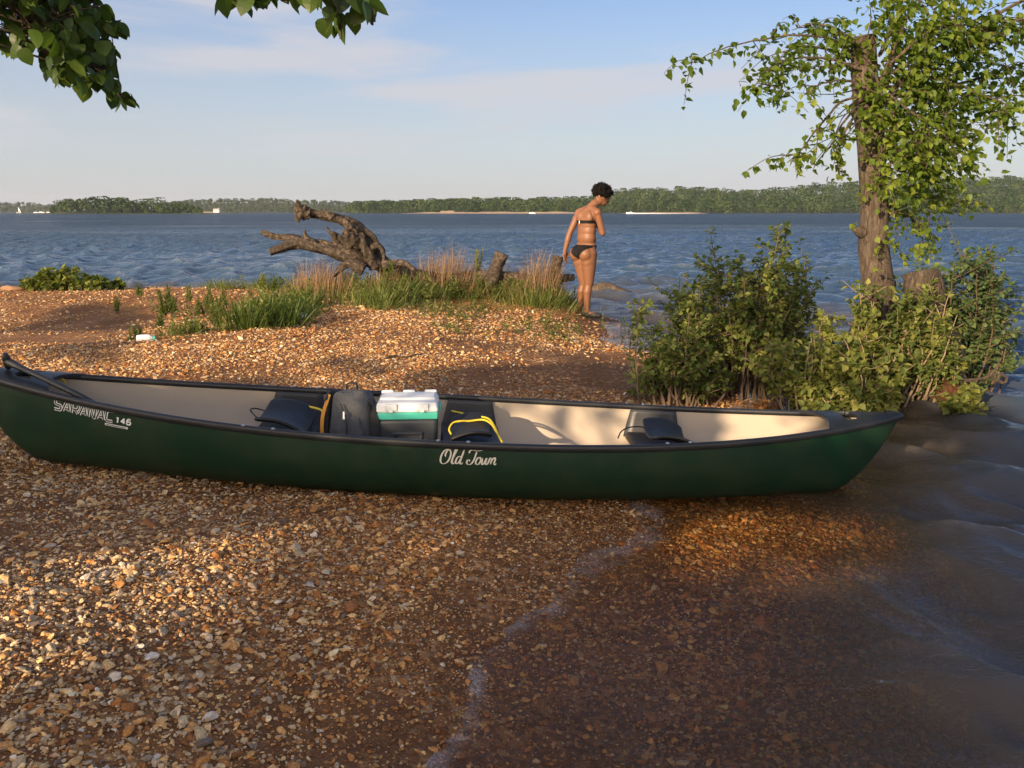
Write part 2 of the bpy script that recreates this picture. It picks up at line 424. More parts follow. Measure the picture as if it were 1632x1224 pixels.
nb = t.n('ShaderNodeBump', {'Height': t.math('MULTIPLY', hb, gust), 'Strength': 1.0, 'Distance': 1.0}).outputs[0]
fr = t.n('ShaderNodeFresnel', {'IOR': 1.29, 'Normal': nb}).outputs[0]
fr = t.math('MULTIPLY', fr, t.math('SUBTRACT', 1.0, t.n('ShaderNodeNewGeometry').outputs['Backfacing']))   # light comes up through the surface freely
gl = t.n('ShaderNodeBsdfGlossy', {'Roughness': .06, 'Normal': nb, 'Color': (.86, .86, .86, 1)})
murk = t.ramp(da, [(.06, (.066, .045, .024)), (.26, (.098, .080, .060)), (.62, (.034, .064, .110))])
df = t.n('ShaderNodeBsdfDiffuse', {'Color': murk})
tr = t.n('ShaderNodeBsdfTransparent', {'Color': t.mix(t.rng(da, 0, .3), (.94, .87, .72, 1), (.72, .56, .36, 1))})
op = t.math('SUBTRACT', 1.0, t.math('POWER', 2.718, t.math('MULTIPLY', da, -4.6)))
body = t.n('ShaderNodeMixShader', {0: op}); t.l(tr.outputs[0], body.inputs[1]); t.l(df.outputs[0], body.inputs[2])
surf = t.n('ShaderNodeMixShader', {0: fr}); t.l(body.outputs[0], surf.inputs[1]); t.l(gl.outputs[0], surf.inputs[2])
fo = t.n('ShaderNodeAttribute', attribute_name='foam').outputs['Fac']
lace = t.rng(t.n('ShaderNodeTexVoronoi', {'Vector': P, 'Scale': 75.0, 'Randomness': 1.0}, feature='DISTANCE_TO_EDGE').outputs['Distance'], .0, .2, 1.0, .45)
foam = t.math('MULTIPLY', t.math('MULTIPLY', t.math('MULTIPLY', fo, .62), t.rng(t.noise(P, 7, 6, .7), .40, .72)), lace)
fd = t.n('ShaderNodeBsdfDiffuse', {'Color': (.62, .60, .60, 1)})
fin = t.n('ShaderNodeMixShader', {0: foam}); t.l(surf.outputs[0], fin.inputs[1]); t.l(fd.outputs[0], fin.inputs[2])
t.l(fin.outputs[0], t.out.inputs['Surface'])
M_water = t.m
zw = V[..., 2]
gap = zw - gz
foamA = np.where(near, smooth01(gap, -.008, .001) * (1 - smooth01(gap, .004, .019)), 0)
# breaking crests lapping on the point
foamA = np.maximum(foamA, np.where(near & (dd > .03), smooth01(dZ * A, .052, .085) * .4, 0))
w = mesh('water', V, grid_faces(len(rad), len(th)), M_water, attrs={'depth': np.clip(gap, 0, 3).ravel(), 'foam': foamA.ravel()})
w['kind'] = 'structure'
def ground_at(u, v):
    """where the sight line through pixel (u, v) meets the ground"""
    dx, dy = (u - CX) / F_PX, (CY - v) / F_PX
    d = np.array([dx, math.cos(PITCH) + dy * math.sin(PITCH), -math.sin(PITCH) + dy * math.cos(PITCH)])
    s = np.linspace(1.2, 40, 3000); p = d[None] * s[:, None] + np.array([0, 0, H])
    zz = ground_z(p[:, 0], p[:, 1], False)
    hit = p[:, 2] <= zz
    if not hit.any() or p[np.argmax(hit), 1] > 14.2 or np.argmax(hit) == 0: return ground_at(u, v + 3)
    k = np.argmax(hit)
    return np.array([p[k, 0], p[k, 1], zz[k]])

# ------------------------------------------------------------------ loose gravel (uncountable): instanced stones
rng = np.random.default_rng(11)
protoC = bpy.data.collections.new('stone_kinds')
t = NT('chert_stone')
ac = t.n('ShaderNodeAttribute', attribute_name='col', attribute_type='INSTANCER').outputs['Color']
P = t.pos(); zz = t.n('ShaderNodeSeparateXYZ', {0: P}).outputs['Z']
c = t.mix(1.0, ac, t.ramp(t.noise(P, 140, 3), [(.3, (.70, .68, .66)), (.7, (1.2, 1.2, 1.2))]), 'MULTIPLY')
wet = t.math('MULTIPLY', wetness(t, zz), .5)
c = t.mix(wet, c, t.mix(1.0, c, (.52, .44, .36), 'MULTIPLY'))
t.bsdf(c, t.rng(wet, 0, .7, .8, .34), t.bump(t.noise(P, 260, 3), .3, .003), **{'Specular IOR Level': .35})
M_stone = t.m
def ico(sub):
    p = (1 + 5 ** .5) / 2
    V = [(-1, p, 0), (1, p, 0), (-1, -p, 0), (1, -p, 0), (0, -1, p), (0, 1, p), (0, -1, -p), (0, 1, -p), (p, 0, -1), (p, 0, 1), (-p, 0, -1), (-p, 0, 1)]
    Fs = [(0, 11, 5), (0, 5, 1), (0, 1, 7), (0, 7, 10), (0, 10, 11), (1, 5, 9), (5, 11, 4), (11, 10, 2), (10, 7, 6), (7, 1, 8), (3, 9, 4), (3, 4, 2), (3, 2, 6), (3, 6, 8), (3, 8, 9), (4, 9, 5), (2, 4, 11), (6, 2, 10), (8, 6, 7), (9, 8, 1)]
    V = [np.array(v) / np.linalg.norm(v) for v in V]
    for _ in range(sub):
        c = {}; N = []
        def mid(a, b):
            k = (min(a, b), max(a, b))
            if k not in c: m = V[a] + V[b]; V.append(m / np.linalg.norm(m)); c[k] = len(V) - 1
            return c[k]
        for a, b, d in Fs: x, y, w_ = mid(a, b), mid(b, d), mid(d, a); N += [(a, x, w_), (b, y, x), (d, w_, y), (x, y, w_)]
        Fs = N
    return np.array(V), np.array(Fs)
NK = 14
for k in range(NK):
    V, Fa = ico(2)
    q = unit(rng, 9); h = rng.uniform(.42, .8, 9)                # chop flat facets off a ball
    for n_, h_ in zip(q, h):
        d_ = V @ n_; V = V - np.clip(d_ - h_, 0, None)[:, None] * n_
    V = V * (1 + .06 * rng.normal(size=(len(V), 1))) * np.array([1, rng.uniform(.6, .85), rng.uniform(.34, .6)])
    me = bpy.data.meshes.new('stone'); me.from_pydata(V.tolist(), [], Fa.tolist()); me.materials.append(M_stone)
    me.polygons.foreach_set('use_smooth', np.ones(len(me.polygons), bool))
    o_ = bpy.data.objects.new('stone', me); protoC.objects.link(o_); sharp(o_, 24)
def scatter(x0, x1, y0, y1, dens):
    n = int((x1 - x0) * (y1 - y0) * dens); return rng.uniform(x0, x1, n), rng.uniform(y0, y1, n)
bands = []
for y0, y1, dens, smin, smax in [(.5, 1.3, 5000, .0044, .0135), (1.3, 2.6, 11500, .0044, .0135), (2.6, 4.6, 9600, .0045, .0135), (4.6, 7.0, 3400, .0055, .013), (7.0, 10.0, 1500, .0065, .014), (10, 14.3, 520, .008, .018)]:
    x, y = scatter(-.66 * y1 - 1.6, min(2.1, .55 * y1 + .4), y0, y1, dens)
    s = np.exp(rng.normal(0, .52, len(x))) * (smin * 1.25)
    s = np.clip(s, smin * .45, smax * 1.9)
    keep = (x > -.66 * y - np.where(y < 4.6, 1.5, .6)) & (x < .36 * y + .9)
    x, y, s = x[keep], y[keep], s[keep]
    # patches of bare soil, and finer gravel towards the water
    d = fbm(x * 1.1, y * 1.1, 21, 4); pr = smooth01(d, .30, .50)
    u_, v_, _ = project(np.stack([x, y, ground_z(x, y, False)], -1))
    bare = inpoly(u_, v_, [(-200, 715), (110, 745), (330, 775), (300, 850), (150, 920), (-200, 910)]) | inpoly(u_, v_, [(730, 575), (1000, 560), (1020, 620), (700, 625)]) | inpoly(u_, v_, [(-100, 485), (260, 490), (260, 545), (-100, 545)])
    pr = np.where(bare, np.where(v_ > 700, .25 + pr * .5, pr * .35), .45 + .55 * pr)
    fineg = inpoly(u_, v_, [(480, 1300), (640, 1000), (760, 850), (1020, 790), (1100, 800), (1000, 1300)])
    s = np.where(fineg, s * .72, s)
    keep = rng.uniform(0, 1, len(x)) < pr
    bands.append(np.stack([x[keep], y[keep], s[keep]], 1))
B = np.concatenate(bands)
zg = ground_z(B[:, 0], B[:, 1])
ok = zg > -.34
B, zg = B[ok], zg[ok]
n = len(B)
pal = np.array([(.56, .36, .16), (.47, .27, .10), (.38, .18, .055), (.30, .125, .036), (.21, .092, .032), (.52, .39, .23), (.38, .30, .20), (.52, .46, .37), (.17, .13, .10), (.52, .39, .22)])
grey = np.array([.16, .14, .07, .05, .07, .17, .16, .025, .065, .09]); red = np.array([.13, .18, .22, .18, .14, .04, .04, .025, .025, .02])
rw = smooth01(B[:, 0] + .22 * (B[:, 1] - 2) + .5 * (fbm(B[:, 0] * 1.6, B[:, 1] * 1.6, 5, 3) - .45), -1.15, -.35)
rw = np.where(B[:, 1] > 4.6, .62, rw)
cg, cr = np.cumsum(grey) / grey.sum(), np.cumsum(red) / red.sum()
uu = rng.uniform(0, 1, n)
ki = np.where(rng.uniform(0, 1, n) < rw, np.searchsorted(cr, uu), np.searchsorted(cg, uu))
colr = pal[np.clip(ki, 0, 9)] * 1.12 * np.exp(rng.normal(0, .18, (n, 1)))
big = rng.uniform(0, 1, n) < np.where(B[:, 1] < 4.6, .016, .004)
B[big, 2] *= 1.9
me = bpy.data.meshes.new('gravel')
me.vertices.add(n)
me.vertices.foreach_set('co', np.stack([B[:, 0], B[:, 1], zg + B[:, 2] * rng.uniform(-.05, .30, n)], 1).astype(np.float32).ravel())
def setattr_(nm, ty, a, f): x = me.attributes.new(nm, ty, 'POINT'); x.data.foreach_set(f, a.ravel())
setattr_('rot', 'FLOAT_VECTOR', np.stack([rng.normal(0, .34, n), rng.normal(0, .34, n), rng.uniform(0, 6.28, n)], 1).astype(np.float32), 'vector')
setattr_('scl', 'FLOAT_VECTOR', (B[:, 2:3] * np.exp(rng.normal(0, .14, (n, 3)))).astype(np.float32), 'vector')
setattr_('pick', 'INT', rng.integers(0, NK, n).astype(np.int32), 'value')
setattr_('col', 'FLOAT_COLOR', np.concatenate([np.clip(colr, 0, .8), np.ones((n, 1))], 1).astype(np.float32), 'color')
me.materials.append(M_stone)
gravel = bpy.data.objects.new('gravel', me); link(gravel); gravel['kind'] = 'stuff'
gravel['label'] = 'loose tan and rust coloured chert gravel covering the beach'; gravel['category'] = 'gravel'
G = bpy.data.node_groups.new('scatter_stones', 'GeometryNodeTree')
G.interface.new_socket('Geometry', in_out='INPUT', socket_type='NodeSocketGeometry'); G.interface.new_socket('Geometry', in_out='OUTPUT', socket_type='NodeSocketGeometry')
gi = G.nodes.new('NodeGroupInput'); go = G.nodes.new('NodeGroupOutput'); ip = G.nodes.new('GeometryNodeInstanceOnPoints'); ci = G.nodes.new('GeometryNodeCollectionInfo')
ci.inputs['Collection'].default_value = protoC; ci.inputs['Separate Children'].default_value = True; ci.inputs['Reset Children'].default_value = True
ip.inputs['Pick Instance'].default_value = True
def named(nm, ty):
    a = G.nodes.new('GeometryNodeInputNamedAttribute'); a.data_type = ty; a.inputs['Name'].default_value = nm; return a.outputs['Attribute']
G.links.new(gi.outputs[0], ip.inputs['Points']); G.links.new(ci.outputs[0], ip.inputs['Instance'])
G.links.new(named('pick', 'INT'), ip.inputs['Instance Index'])
e2r = G.nodes.new('FunctionNodeEulerToRotation'); G.links.new(named('rot', 'FLOAT_VECTOR'), e2r.inputs[0]); G.links.new(e2r.outputs[0], ip.inputs['Rotation'])
G.links.new(named('scl', 'FLOAT_VECTOR'), ip.inputs['Scale']); G.links.new(ip.outputs[0], go.inputs[0])
md = gravel.modifiers.new('scatter', 'NODES'); md.node_group = G

# ------------------------------------------------------------------ the canoe
CL, CB, CD0, CDE, CPW, CNS, CRK = 4.5177, .4707, .3401, .4654, 2.0702, 2.6232, .041
CO = np.array([-.3147, 4.066, .0432])
def _rot():
    cy, sy = math.cos(.0687), math.sin(.0687); Rz = np.array([[cy, -sy, 0], [sy, cy, 0], [0, 0, 1]])
    c, q = math.cos(.0664), math.sin(.0664); Ry = np.array([[c, 0, q], [0, 1, 0], [-q, 0, c]])
    c, q = math.cos(.0106), math.sin(.0106); Rx = np.array([[1, 0, 0], [0, c, -q], [0, q, c]])
    return Rz @ Ry @ Rx
CR = _rot()
def cw(p): return np.asarray(p, float) @ CR.T + CO
def hull(xi, w, side, off=0.0):
    """local hull point: xi along the boat, w 0 at the gunwale .. 1 at the keel, side -1 near / +1 far; off inward"""
    xi = np.asarray(xi, float); w = np.asarray(w, float)
    a = np.clip(np.abs(xi) * 2 / CL, 0, 1)
    b = np.maximum(CB * np.clip(1 - a ** CPW, 0, 1) ** .9 - off, 0.0005)
    zs = CD0 + (CDE - CD0) * a ** CNS
    e = np.clip((np.abs(xi) - (CL / 2 - .40)) / .40, 0, 1)
    zk = CRK * a ** 2; zk = zk + (zs - zk) * e ** 2.2 + off
    mm = 2.8 - 1.2 * a ** 2
    z = zs + (zk - zs) * w
    y = b * np.clip(1 - np.clip(w, 0, 1) ** mm, 0, 1) ** (1 / mm)
    return np.stack(np.broadcast_arrays(xi, side * y, z), -1)
def sheer(xi): a = np.abs(xi) * 2 / CL; return CD0 + (CDE - CD0) * a ** CNS
def beam(xi): return CB * np.clip(1 - (np.abs(xi) * 2 / CL) ** CPW, 0, 1) ** .9
XI = np.sin(np.linspace(-1, 1, 151) * np.pi / 2) * CL / 2
def shell(off, xi, m=26, w0=0.0):
    w = w0 + (1 - w0) * np.sin(np.linspace(0, 1, m) * np.pi / 2)
    Lf = hull(xi[:, None], w[None], -1, off); Rf = hull(xi[:, None], w[None], 1, off)
    G_ = np.concatenate([Lf, Rf[:, ::-1][:, 1:]], 1)
    return G_

t = NT('green_hull_plastic')
P = t.obj()
fl = t.rng(t.noise(P, 240, 2), .62, .70)
mot = t.noise(P, 2.4, 5, .6)
c = t.mix(mot, (.0035, .025, .012), (.0055, .033, .0155))
scr = t.rng(t.noise(t.n('ShaderNodeMapping', {'Vector': P, 'Scale': (2.0, 30, 40), 'Rotation': (0, .12, 0)}).outputs[0], 3, 6, .75), .63, .74)
c = t.mix(t.math('MULTIPLY', scr, .22), c, (.07, .11, .08))
c = t.mix(t.math('MULTIPLY', fl, .12), c, (.05, .10, .07))
Pz = t.n('ShaderNodeSeparateXYZ', {0: P}).outputs['Z']
dust = t.math('MULTIPLY', t.rng(t.noise(P, 5, 6, .7), .42, .68), .16)
c = t.mix(dust, c, (.10, .085, .05))
t.bsdf(c, t.rng(mot, .3, .7, .36, .55), t.bump(t.noise(P, 420, 2), .14, .002), **{'Specular IOR Level': .35})
M_hull = t.m
M_tan = plain('tan_liner_plastic', (.40, .34, .268), .55, .06, 5, .12, .001)
M_black = plain('black_vinyl_trim', (.016, .018, .021), .42, .2, 16, .2, .001)
M_seat = plain('charcoal_seat_plastic', (.030, .033, .037), .5, .2, 10, .25, .0015)
M_dark = plain('black_seat_pad', (.011, .012, .014), .55, .2, 20, .3, .002)
M_rivet = plain('aluminium_rivet', (.62, .63, .65), .35, .05, 40, .05, .0005, 1.0)
M_yellow = plain('yellow_rope', (.62, .50, .03), .6, .12, 60, .5, .0015)
M_decal = plain('cream_decal', (.74, .71, .60), .5, .04, 20, .05, .0005)
M_decalw = plain('silver_white_decal', (.74, .76, .75), .45, .04, 20, .05, .0005)
M_decalg = plain('dark_green_decal', (.006, .022, .012), .45, .05, 20, .05, .0005)

canoe = thing('canoe', 'long green canoe with tan inside and black trim, pulled up on the gravel shore', 'canoe', CO)
gq = shell(0, XI); mesh('hull', cw(gq.reshape(-1, 3)), grid_faces(gq.shape[0], gq.shape[1]), M_hull, canoe)
xin = np.linspace(-CL / 2 + .10, CL / 2 - .10, 120)
gq = shell(.010, xin, 26, .012); mesh('liner', cw(gq.reshape(-1, 3)), grid_faces(gq.shape[0], gq.shape[1])[:, ::-1], M_tan, canoe)
def rim(side):
    xs = XI[1:-1]
    c_ = np.stack([xs, side * (beam(xs) - .002), sheer(xs)], -1)
    prof = np.array([(.013, -.020), (.015, -.002), (.012, .006), (0, .009), (-.014, .006), (-.017, -.004), (-.015, -.018), (-.009, -.021), (.010, -.023)])
    V = np.zeros((len(xs), len(prof), 3))
    T = np.gradient(c_, axis=0); T /= np.linalg.norm(T, axis=1)[:, None]
    Nn = np.stack([-T[:, 1], T[:, 0], 0 * xs], -1); Nn /= np.linalg.norm(Nn, axis=1)[:, None]; Nn *= side * np.sign(np.sum(Nn * np.array([0, 1, 0]), 1))[:, None]
    for j, (a, b) in enumerate(prof): V[:, j] = c_ + Nn * a + np.array([0, 0, 1]) * b
    k = len(prof); Fs = []
    for i in range(len(xs) - 1):
        for j in range(k): Fs.append([i * k + j, i * k + (j + 1) % k, (i + 1) * k + (j + 1) % k, (i + 1) * k + j])
    return mesh('gunwale', cw(V.reshape(-1, 3)), Fs, M_black, canoe)
rims = {s: rim(s) for s in (-1, 1)}
for sgn in (-1, 1):                                                   # end decks with a hand hold cut through
    xs = np.concatenate([np.linspace(1.80, 1.905, 7), np.linspace(1.925, 2.005, 6), np.linspace(2.02, 2.243, 12)])
    ys = np.linspace(-1, 1, 21); V = []; Fs = []
    for i, x in enumerate(xs):
        for y in ys:
            dip = .035 * (1 - y * y) if i < 7 else 0                  # rear edge bows inwards
            xx = x + (dip + .02 * (1 - y * y)) * (1 - i / 24)
            b = float(beam(xx)) + .001
            V.append((sgn * xx, y * b, float(sheer(xx)) + .010 + .016 * (1 - y * y) * min(1, b / .1)))
    ny = len(ys)
    for i in range(len(xs) - 1):
        for j in range(ny - 1):
            yc = (ys[j] + ys[j + 1]) / 2
            if 6 <= i <= 11 and abs(yc) < .62 - .10 * abs(i - 8.5) / 2.5: continue
            f = [i * ny + j, (i + 1) * ny + j, (i + 1) * ny + j + 1, i * ny + j + 1]
            Fs.append(f if sgn > 0 else f[::-1])
    o = mesh('deck', cw(V), Fs, M_black, canoe); sharp(o, 50)
    s_ = o.modifiers.new('thickness', 'SOLIDIFY'); s_.thickness = .018; s_.offset = -1
    b_ = o.modifiers.new('soft', 'BEVEL'); b_.width = .004; b_.segments = 2; b_.limit_method = 'ANGLE'
    m_ = MB(); x = 2.235
    m_.tube(cw([(sgn * (x - .06), 0, float(sheer(x)) + .006), (sgn * (x + .012), 0, float(sheer(x)) + .004), (sgn * (x + .022), 0, float(sheer(x)) - .002)]), [.017, .014, .006], 10)
    m_.build('end_cap', M_black, o)
# rivets along the rails
for xi_ in (-1.0 + .13, -.87 + .13, -.03, .10, 1.0, 1.11):
    for sd in (-1, 1):
        m_ = MB(); p = np.array([xi_ + .03 * sd, sd * (float(beam(xi_)) - .002), float(sheer(xi_)) + .008])
        m_.tube(cw([p, p + [0, 0, .004], p + [0, 0, .006]]), [.009, .009, .004], 10); m_.build('rivet', M_rivet, rims[sd])
def seat(xc, back):
    pan_z = .205
    m_ = MB(); V, Fs = rbox((.30, .66, .045), .02)
    V[:, 2] -= .016 * np.clip(1 - (V[:, 1] / .25) ** 2, 0, 1) * (V[:, 2] > 0)
    m_.add(cw(V + np.array([xc, 0, pan_z])), Fs); s = m_.build('seat', M_dark, canoe)
    for sd in (-1, 1):                                               # side hangers against the inner wall
        ws = np.linspace(.05, .50, 8); V = []; nx = 7
        for w_ in ws:
            hw = .115 + .035 * (w_ / .5)
            for k in np.linspace(-1, 1, nx): V.append(hull(xc + hw * k, w_, sd, .018)[...])
        V = np.array(V).reshape(-1, 3); Fs = grid_faces(len(ws), nx)
        o = mesh('seat_hanger', cw(V), Fs if sd < 0 else Fs[:, ::-1], M_seat, s)
        q = o.modifiers.new('thickness', 'SOLIDIFY'); q.thickness = .012; q.offset = 1 if sd < 0 else 1
    # backrest, a dished moulded panel
    ang_, hgt_, x0, z0, wid = back
    V = []; nu, nv = 13, 11
    for i in range(nv):
        f = i / (nv - 1)
        for j in range(nu):
            g_ = j / (nu - 1) * 2 - 1
            wv = wid * (1 - .12 * f ** 2) * (1 - .0 * g_)
            dish = .05 * g_ * g_ + .025 * math.sin(f * 3.1)
            V.append((xc + x0 + math.cos(ang_) * hgt_ * f + dish * math.sin(ang_), g_ * wv - .02, pan_z + z0 + math.sin(ang_) * hgt_ * f * (1 - .12 * g_ ** 4) + abs(dish * math.cos(ang_))))
    o = mesh('backrest', cw(V), grid_faces(nv, nu), M_dark, s)
    q = o.modifiers.new('thickness', 'SOLIDIFY'); q.thickness = .018; q.offset = 0
    q = o.modifiers.new('round', 'SUBSURF'); q.levels = 1; q.render_levels = 1
    return s
seat(-.80, (math.radians(166), .24, .12, .035, .22))
seat(.10, (math.radians(8), .20, -.11, .035, .20))
seat(1.08, (math.radians(168), .22, .10, .045, .20))

# lettering: stroked ribbons laid on the hull side
def hull_uv(xi, zz, off):
    """near hull side at length xi, zz below the rail, pushed out by off"""
    xi = np.asarray(xi, float); zz = np.asarray(zz, float)
    a = np.abs(xi) * 2 / CL; e = np.clip((np.abs(xi) - (CL / 2 - .40)) / .40, 0, 1); zk = CRK * a ** 2; zk = zk + (sheer(xi) - zk) * e ** 2.2
    w = zz / (sheer(xi) - zk)
    p = hull(xi, w, -1); n_ = np.cross(hull(xi + .01, w, -1) - p, hull(xi, w + .01, -1) - p)
    n_ /= np.linalg.norm(n_, axis=-1)[..., None]; n_ *= -np.sign(n_[..., 1:2])
    return p + n_ * off
def ribbon(P2, wid):
    P2 = np.asarray(P2, float); T = np.gradient(P2, axis=0); T /= np.linalg.norm(T, axis=1)[:, None] + 1e-9
    Nn = np.stack([-T[:, 1], T[:, 0]], -1); wd = np.broadcast_to(wid, (len(P2),))[:, None]
    return P2 + Nn * wd / 2, P2 - Nn * wd / 2
def decal(name, strokes, mat, off, place):
    V = []; Fs = []; n_ = 0
    for P2, wid in strokes:
        a, b = ribbon(P2, wid); m = len(a); top, bot = place(a, off), place(b, off); V += [top, bot]
        Fs += [[n_ + i, n_ + i + 1, n_ + m + i + 1, n_ + m + i] for i in range(m - 1)]; n_ += 2 * m
    return mesh(name, cw(np.concatenate(V)), Fs, mat, canoe, smooth=False)
def sc(pts, n=36): return spline(pts, n)
SCRIPT = [  # (strokes in a unit where the capital is 1 high; slanted afterwards)
    sc([(.62, .93), (.42, 1.0), (.16, .85), (.04, .5), (.10, .14), (.34, .0), (.62, .12), (.76, .46), (.72, .80), (.55, .96), (.40, .86), (.34, .62), (.42, .46)], 70),
    sc([(.88, .10), (1.00, .45), (1.13, .88), (1.16, 1.02), (1.08, 1.04), (1.02, .80), (.99, .35), (1.02, .06), (1.12, .02), (1.24, .16)], 50),
    sc([(1.62, .46), (1.50, .54), (1.34, .44), (1.28, .20), (1.36, .03), (1.52, .10), (1.62, .32), (1.66, .50)], 40),
    sc([(1.74, 1.02), (1.69, .66), (1.64, .30), (1.66, .06), (1.76, .02), (1.88, .14)], 36),
    sc([(2.02, .74), (2.08, .92), (2.26, .98), (2.60, .93), (2.95, .97), (3.28, 1.05)], 44),
    sc([(2.62, .93), (2.60, .66), (2.54, .28), (2.40, .04), (2.18, .0), (2.04, .12), (2.06, .30), (2.20, .30), (2.24, .18)], 50),
    sc([(3.00, .50), (2.84, .48), (2.74, .24), (2.80, .04), (2.98, .03), (3.10, .24), (3.04, .46), (2.98, .50), (3.06, .40), (3.22, .42)], 50),
    sc([(3.22, .50), (3.22, .22), (3.28, .02), (3.42, .10), (3.52, .46), (3.52, .18), (3.60, .02), (3.72, .10), (3.80, .46), (3.90, .44)], 56),
    sc([(3.94, .50), (3.96, .25), (3.94, .02)], 16), sc([(3.95, .22), (4.06, .44), (4.18, .50), (4.24, .36), (4.22, .12), (4.30, .02), (4.42, .12)], 40)]
st = []
for k_, P2 in enumerate(SCRIPT):
    if k_ > 3: P2 = P2 + np.array([.14, 0])
    T = np.gradient(P2, axis=0); T /= np.linalg.norm(T, axis=1)[:, None] + 1e-9
    taper = np.clip(np.minimum(np.arange(len(P2)), np.arange(len(P2))[::-1]) / 4, .25, 1)
    st.append((np.stack([P2[:, 0] + .22 * P2[:, 1], P2[:, 1]], -1), (.040 + .080 * np.clip(-T[:, 1] * np.sign(T[:, 1]) * -1, 0, 1)) * taper))
sx, sz = .249 / 4.55, .068
st = [(p * np.array([sx, sz]), w * .062) for p, w in st]
decal('script_lettering', st, M_decal, .0025, lambda q, off: hull_uv(-.052 + q[:, 0], .094 - q[:, 1] - .004 * q[:, 0] / .25, off))
def poly(*p):
    P2 = np.asarray(p, float); o = [P2[0]]
    for a, b in zip(P2[:-1], P2[1:]):
        for k in range(1, 7): o.append(a + (b - a) * k / 6)
    return np.array(o)
LET = {'S': [[(.95, 1), (.2, 1), (.05, .85), (.05, .62), (.2, .52), (.8, .48), (.95, .36), (.95, .15), (.8, 0), (.0, 0)]],
       'A': [[(0, 0), (.42, 1), (.58, 1), (1, 0)], [(.35, .28), (.85, .28)]], 'R': [[(.05, 0), (.05, 1), (.82, 1), (.95, .85), (.95, .58), (.82, .42), (.2, .42)], [(.5, .42), (1, 0)]],
       'N': [[(.05, 0), (.05, 1), (.2, 1), (.82, 0), (.95, 0), (.95, 1)]], 'C': [[(1.0, 1), (.25, 1), (.05, .8), (.05, .2), (.25, 0), (1.0, 0)]],
       '1': [[(.3, .8), (.6, 1), (.6, 0)]], '4': [[(.7, 0), (.7, 1), (.05, .3), (.95, .3)]], '6': [[(.9, 1), (.3, 1), (.05, .75), (.05, .15), (.2, 0), (.8, 0), (.95, .15), (.95, .4), (.8, .55), (.1, .55)]]}
outer = []; inner = []; x = 0.0
for ch in 'SARANAC':
    for s_ in LET[ch]:
        p = poly(*s_) * np.array([.034, .047]); p[:, 0] += x + .20 * p[:, 1]; outer.append((p, .0142)); inner.append((p, .0062))
    x += .0412
outer.append((poly((.245, -.018), (.352, -.018)), .010)); inner.append((poly((.249, -.018), (.346, -.018)), .0035))
small = []; x += .006
for ch in '146':
    for s_ in LET[ch]: p = poly(*s_) * np.array([.019, .024]); p[:, 0] += x + .2 * p[:, 1]; small.append((p, .0065))
    x += .0265
pl = lambda q, off: hull_uv(-1.775 + q[:, 0], .0655 + .002 * q[:, 0] - q[:, 1], off)
decal('outline_lettering', outer, M_decalw, .0022, pl); decal('lettering_fill', inner, M_decalg, .0036, pl); decal('number_lettering', small, M_decalw, .0030, pl)

# yellow grab loop tied through the far deck
a = np.linspace(0, np.pi, 20)
c0 = at(93, 611, 4.02)
m_ = MB(); m_.tube(np.stack([c0[0] + .028 * np.cos(a), c0[1] + .012 * np.cos(a), c0[2] + .032 * np.sin(a) - .004], -1), .0045, 8); m_.build('grab_loop', M_yellow, canoe)

# paddle lying over the deck, T grip up
A_, B_ = at(14, 577, 3.90), at(138, 637, 3.745)
pd = thing('paddle', 'black paddle with a T grip, its shaft lying over the left end of the canoe', 'paddle', A_)
dirp = (B_ - A_) / np.linalg.norm(B_ - A_); C_ = B_ + (cw(np.array([-1.25, -.12, .12])) - B_)
dirp2 = (C_ - B_) / np.linalg.norm(C_ - B_)
m_ = MB(); m_.tube(spline([A_, B_, C_], 24), .0145, 12); m_.build('shaft', M_black, pd)
sdv = np.cross(dirp, [0, 0, 1]); sdv /= np.linalg.norm(sdv); upv = np.cross(sdv, dirp)
m_ = MB(); gx_ = np.linspace(-1, 1, 11)
m_.tube([A_ - dirp * .012 + (sdv * .35 + upv * .94) * .042 * q for q in gx_], [.010 + .009 * (1 - abs(q) ** 3) for q in gx_], 10); m_.tube([A_ - dirp * .012, A_ + dirp * .07], [.021, .0155], 10); m_.build('grip', M_black, pd)
V = []; nb_ = 14
for i in range(nb_):
    f = i / (nb_ - 1); wv = .088 * min(1, (f / .3 + .12)) * (1 - max(0, f - .8) ** 2 * 9)
    for q in np.linspace(-1, 1, 7): V.append(C_ + np.array([.997, .07, -.04]) * (.42 * f - .02) + sdv * wv * q + upv * (.012 * (1 - q * q) * (1 - f) ))
o = mesh('blade', V, grid_faces(nb_, 7), M_black, pd); q = o.modifiers.new('thickness', 'SOLIDIFY'); q.thickness = .007

# ------------------------------------------------------------------ cooler standing in the canoe
M_cool = plain('charcoal_cooler_plastic', (.034, .040, .048), .45, .1, 14, .2, .001)
M_teal = plain('teal_cooler_band', (.06, .42, .34), .4, .05, 12, .08, .0006)
M_lid = plain('white_cooler_lid', (.66, .70, .72), .38, .03, 8, .08, .0006)
ca = math.radians(3.5); RC = np.array([[math.cos(ca), -math.sin(ca), 0], [math.sin(ca), math.cos(ca), 0], [0, 0, 1]])
cc = np.array([-.512, 4.135, .065])
cooler = thing('cooler', 'hard cooler with white lid, teal band and charcoal body standing in the canoe', 'cooler', cc)
def place(V): return V @ RC.T + cc
def tbox(w0, d0, w1, d1, z0, z1, bev, ex=2):
    V, Fs = rbox((1, 1, 1), .0001)
    V, Fs = rbox((w1, d1, z1 - z0), bev); f = (V[:, 2] / (z1 - z0) + .5)[:, None]
    V[:, :2] *= (np.array([w0 / w1, d0 / d1]) * (1 - f) + f); V[:, 2] += (z0 + z1) / 2
    return V, Fs
